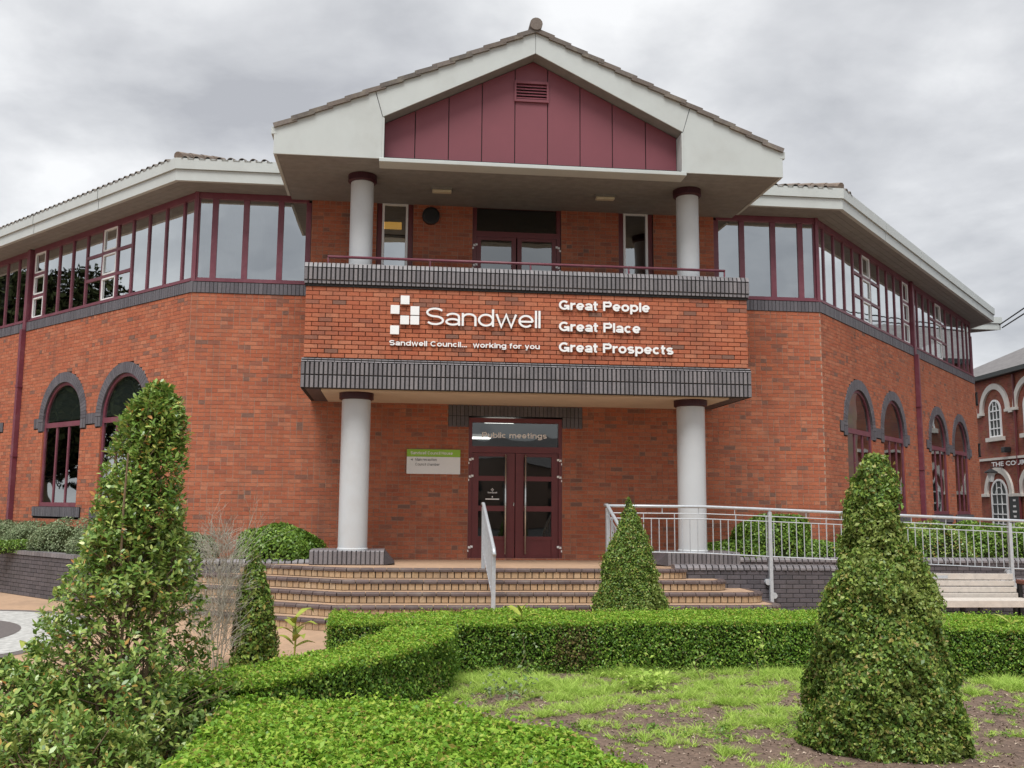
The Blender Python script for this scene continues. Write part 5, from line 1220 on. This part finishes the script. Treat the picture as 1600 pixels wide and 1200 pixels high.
for i, (x, y, a, h, mm_, lb) in enumerate(((7.0, -.35, .8, .72, 'ivy', 'yellow-green shrub behind the railing, beside the big cone topiary'), (8.35, .1, .85, .78, 'laurel', 'dark shrub behind the railing under the right drainpipe'), (9.8, .5, .9, .75, 'ivy', 'shrub behind the railing at the far right end'), (11.3, 1.0, .95, .75, 'laurel', 'last shrub along the right wing planter'))):
    mound('planter_shrub', lb, x, y, a, .55, .03, h, 2300, .055, M[mm_], 110+i, 'shrubs behind the ramp railing')
for i, t in enumerate((-.6, 1.1, 2.6, 4.0, 5.4, 6.8, 8.2)):
    x, y, _ = LW.p(-t, .62, 0)
    mound('planter_shrub', ['grey-green shrub by the left corner of the front wall', 'grey-green shrub under the right arched window of the left wing', 'grey-green shrub behind the tall ragged shrub', 'pale shrub under the left arched window', 'grey shrub between the arched window and drainpipe', 'green shrub under the left drainpipe', 'green shrub at the far left edge'][i], x, y, .85, .52, -.02, .50+.05*(i % 3), 2000, .045, M['sage'], 130+i, 'shrubs along the left wing')
for i, t in enumerate((3.2, 5.0, 6.6, 8.0)):
    x, y, _ = LW.p(-t, 1.02, 0); mound('ground_cover', ['low green creeper spilling over the planter wall behind the ragged shrub', 'low green creeper on the planter wall below the arched window', 'low green creeper on the planter wall below the drainpipe', 'low green creeper on the planter wall at the left edge'][i], x, y, .95, .22, -.0, .24, 2300, .045, M['ivy'], 150+i, 'creepers along the left planter wall')

# ------------------------------------------------------------------ pub across the street
PA = math.radians(7.0); PD = (math.sin(PA), math.cos(PA)); P0 = (23.43, 18.19)
class PFrame:       # t grows away from the viewer; d = towards the street
    ux, uy = PD; nx, ny = -math.cos(PA), math.sin(PA)
    def p(s, t, d, z): return (P0[0]+PD[0]*t+s.nx*d, P0[1]+PD[1]*t+s.ny*d, z)
pf_ = PFrame()
pub = thing('pub_building', 'old two-storey red brick pub with white arched window surrounds', 'building', (*P0, GZ))
def wallq(name, t0, t1, z0, z1, d, m):
    mb = MB(); mb.quad(pf_.p(t0, d, z0), pf_.p(t1, d, z0), pf_.p(t1, d, z1), pf_.p(t0, d, z1)); o = mb.obj(name, m, pub, fix=False)
    uv = o.data.uv_layers.new(name='uv')
    for l, (a, b) in zip(uv.data, ((t0, z0), (t1, z0), (t1, z1), (t0, z1))): l.uv = (a, b)
    return o
wallq('wall', -9, 9, -.8, 6.92, 0, M['pubbrick'])
for t in (-9, 9):
    mb = MB(); mb.quad(pf_.p(t, 0, -.8), pf_.p(t, -9, -.8), pf_.p(t, -9, 6.9), pf_.p(t, 0, 6.9)); mb.obj('end_wall', M['pubbrick'], pub, fix=False)
mb = MB(); mb.add([pf_.p(-9.3, .30, 6.93), pf_.p(9.3, .30, 6.93), pf_.p(6.0, -4.5, 9.2), pf_.p(-6.0, -4.5, 9.2), pf_.p(9.3, -9.3, 6.93), pf_.p(-9.3, -9.3, 6.93)], [(0, 1, 2, 3), (1, 4, 2), (0, 3, 5), (3, 2, 4, 5)]); mb.obj('roof', M['slate'], pub)
mb = MB(); mb.wbox(pf_, -9.3, 9.3, 6.74, 6.925, .0, .32); mb.obj('gutter', M['gutter'], pub)
mb = MB(); mb.wbox(pf_, -9, 9, 3.17, 3.27, 0, .10); mb.obj('string_course', M['stone'], pub)
def arch_trim(c, r0, r1, sp, name='arch_surround'):
    mb = MB(); n = 18
    for k in range(n):
        a0, a1 = PI*k/n, PI*(k+1)/n; vs = []
        for dd in (.09, 0):
            for r, a in ((r0, a0), (r1, a0), (r1, a1), (r0, a1)): vs.append(pf_.p(c+r*math.cos(a), dd, sp+r*math.sin(a)))
        mb.add(vs, [(0, 1, 2, 3), (0, 3, 7, 4), (1, 5, 6, 2)])
    mb.wbox(pf_, c-r1-.04, c-r0+.04, sp-.12, sp, 0, .12); mb.wbox(pf_, c+r0-.04, c+r1+.04, sp-.12, sp, 0, .12)
    mb.obj(name, M['stone'], pub)
def pub_window(c, hw, z0, sp, rows, sill=True):
    mb = MB(); n = 14; r0, r1 = hw-.09, hw
    for k in range(n):
        a0, a1 = PI*k/n, PI*(k+1)/n; vs = []
        for dd in (.05, .0):
            for r, a in ((r0, a0), (r1, a0), (r1, a1), (r0, a1)): vs.append(pf_.p(c+r*math.cos(a), dd, sp+r*math.sin(a)))
        mb.add(vs, [(0, 1, 2, 3), (0, 3, 7, 4), (1, 5, 6, 2)])
    for t0, t1, a, b in ((c-r1, c-r0, z0, sp), (c+r0, c+r1, z0, sp), (c-r0, c+r0, z0, z0+.07)): mb.wbox(pf_, t0, t1, a, b, 0, .05)
    for i in range(rows):
        z = z0+(sp-z0)*(i+1)/rows; mb.wbox(pf_, c-r0, c+r0, z-.025, z+.025, .004, .045)
    for q in (-1, 1): mb.wbox(pf_, c+q*r0/3-.02, c+q*r0/3+.02, z0+.07, sp+r0*.9, .005, .04)
    for k in range(10):
        a0, a1 = PI*k/10, PI*(k+1)/10; mb.quad(*[pf_.p(c+r*math.cos(a), .03, sp+r*math.sin(a)) for r, a in ((r0*.48, a0), (r0*.56, a0), (r0*.56, a1), (r0*.48, a1))])
    w = mb.obj('window', M['letter'], pub)
    mb = MB(); mb.poly([pf_.p(c-r0, .012, z0)]+[pf_.p(c+r0, .012, z0)]+[pf_.p(c+r0*math.cos(PI*k/14), .012, sp+r0*math.sin(PI*k/14)) for k in range(15)]); mb.obj('pane', M['gutter'], w, fix=False)
    if sill: mb = MB(); mb.wbox(pf_, c-hw-.2, c+hw+.2, z0-.17, z0, 0, .14); mb.obj('sill', M['stone'], w)
for k in range(-3, 3):
    c = 2.05+2.75*k
    arch_trim(c, .95, 1.2, 5.30); pub_window(c, .50, 4.16, 5.30, 3)
    arch_trim(c, .90, 1.15, 1.72); pub_window(c, .66, .0, 1.70, 4, False)
    mb = MB(); mb.wbox(pf_, c+1.2, c+1.55, 5.12, 5.31, 0, .11); mb.obj('band', M['stone'], pub)
    mb = MB(); mb.wbox(pf_, c+1.15, c+1.6, 1.60, 1.73, 0, .11); mb.obj('band', M['stone'], pub)
mb = MB(); mb.tube([pf_.p(.37, .07, -.7), pf_.p(.37, .07, 6.7)], .05, 8); mb.obj('drainpipe', M['burg'], pub)
mb = MB(); mb.wbox(pf_, .42, 1.24, -.1, 1.64, 0, .06); brd = mb.obj('menu_board', M['gutter'], pub)
mb = MB()
for z, w in ((1.45, .2), (1.2, .22), (.98, .3), (.78, .2)): mb.wbox(pf_, .83-w/2, .83+w/2, z-.05, z+.03, .06, .064)
mb.obj('menu_print', M['decal'], brd)
# letters on the pub wall: text runs towards the viewer's right, i.e. towards smaller t
def pub_text(txt, t_left, width, z, cap):
    cu = bpy.data.curves.new('t', 'FONT'); cu.body = txt; cu.offset = .025; cu.resolution_u = 2; ob = bpy.data.objects.new('t', cu); COL.objects.link(ob)
    me = bpy.data.meshes.new_from_object(ob.evaluated_get(bpy.context.evaluated_depsgraph_get())); bpy.data.objects.remove(ob)
    V = np.array([v.co[:2] for v in me.vertices]); k = width/(V[:, 0].max()-V[:, 0].min()); h = cap/V[:, 1].max()
    mb = MB(); mb.add([pf_.p(t_left-(x-V[:, 0].min())*k, .10, z+y*h) for x, y in V], [tuple(p.vertices) for p in me.polygons]); mb.obj('lettering', M['letter'], pub, fix=False)
pub_text('THE COURT', 2.42, 3.0, 2.90, .19)
ln_ = thing('street_lantern', 'black hanging lantern on a bracket under the pub lettering', 'lantern', pf_.p(1.63, .5, 2.2))
mb = MB(); mb.tube([pf_.p(1.63, 0, 2.85), pf_.p(1.63, .55, 2.85), pf_.p(1.63, .55, 2.72)], .025, 6); mb.tube([pf_.p(1.63, .55, 2.78), pf_.p(1.63, .55, 2.64), pf_.p(1.63, .55, 2.60)], [.04, .26, .26], 8); mb.obj('frame', M['iron'], ln_)
mb = MB(); mb.tube([pf_.p(1.63, .55, 2.58), pf_.p(1.63, .55, 2.22)], [.17, .08], 6); mb.obj('lamp_glass', M['signw'], ln_)
fl = thing('floodlight', 'small dark floodlight on the pub wall above the string course', 'light', pf_.p(1.07, .15, 3.5))
mb = MB(); mb.wbox(pf_, .95, 1.25, 3.45, 3.68, 0, .28); bevel(mb.obj('housing', M['iron'], fl), .03)
# cables
for i, (a, d) in enumerate((((17.36, 10.6, 7.05), (-1.66, -4.6, .075)), ((17.47, 10.6, 6.97), (-1.78, -4.6, -.03)))):
    a, d = Vector(a), Vector(d); pts = [a+d*(3*t/14)-Vector((0, 0, .05*math.sin(PI*t/14))) for t in range(15)]
    m = MB(); m.tube(pts, .022, 5); m.obj('overhead_cable', M['cable'], label='thin overhead cable leaving the right eave, '+('upper one' if i == 0 else 'lower one'), cat='cable', group='overhead cables at the right')

# ------------------------------------------------------------------ what the windows mirror: trees and a terrace round the square
def tree(label, x, y, H, R_, seed):
    r = thing('broad_tree', label, 'tree', (x, y, -.8), 'trees round the square'); m = MB(); m.tube([(x, y, -.8), (x+.1, y, H*.3), (x-.1, y, H*.7)], [.32, .24, .08], 8)
    for k in range(7):
        a = k*2.4; m.tube([(x, y, H*(.25+.05*k)), (x+math.cos(a)*R_*.7, y+math.sin(a)*R_*.7, H*(.45+.06*k))], [.12, .03], 6)
    m.obj('trunk', M['bark'], r); n = 26000; D = unit(rng.normal(size=(n, 3))); q = rng.random(n)**.4*(1+pnoise(D, 4, seed)*.25)
    P = np.stack([x+D[:, 0]*R_*q, y+D[:, 1]*R_*q, H*.6+D[:, 2]*H*.42*q], 1); link('crown', leaf_mesh('crown', P, D, rng.uniform(.25, .5, n), M['core']), r)
tree('broad leafy tree mirrored in the left wing windows, nearer one', -34, 12.5, 11.5, 4.6, 201)
tree('broad leafy tree mirrored in the left wing windows, farther one', -40, 18, 13.0, 5.2, 202)
tree('broad leafy tree across the square behind the viewer', -16, -48, 10.0, 5.0, 203)
ter = thing('terrace_building', 'long brick terrace across the square mirrored in the door glass', 'building', (4, -52, -.8))
m = MB(); m.box(-12, 26, -60, -52, -.8, 4.3); m.obj('wall', M['mortar'], ter)
m = MB(); m.add([(-12.3, -51.7, 4.3), (26.3, -51.7, 4.3), (26.3, -56, 6.4), (-12.3, -56, 6.4), (26.3, -60.3, 4.3), (-12.3, -60.3, 4.3)], [(0, 1, 2, 3), (3, 2, 4, 5), (1, 4, 2), (0, 3, 5)]); m.obj('roof', M['slate'], ter)
for k in range(11):
    for z in (-.1, 2.2):
        m = MB(); m.box(-10.5+3.3*k, -9.2+3.3*k, -52, -51.95, z, z+1.4); m.obj('window', M['gutter'], ter)
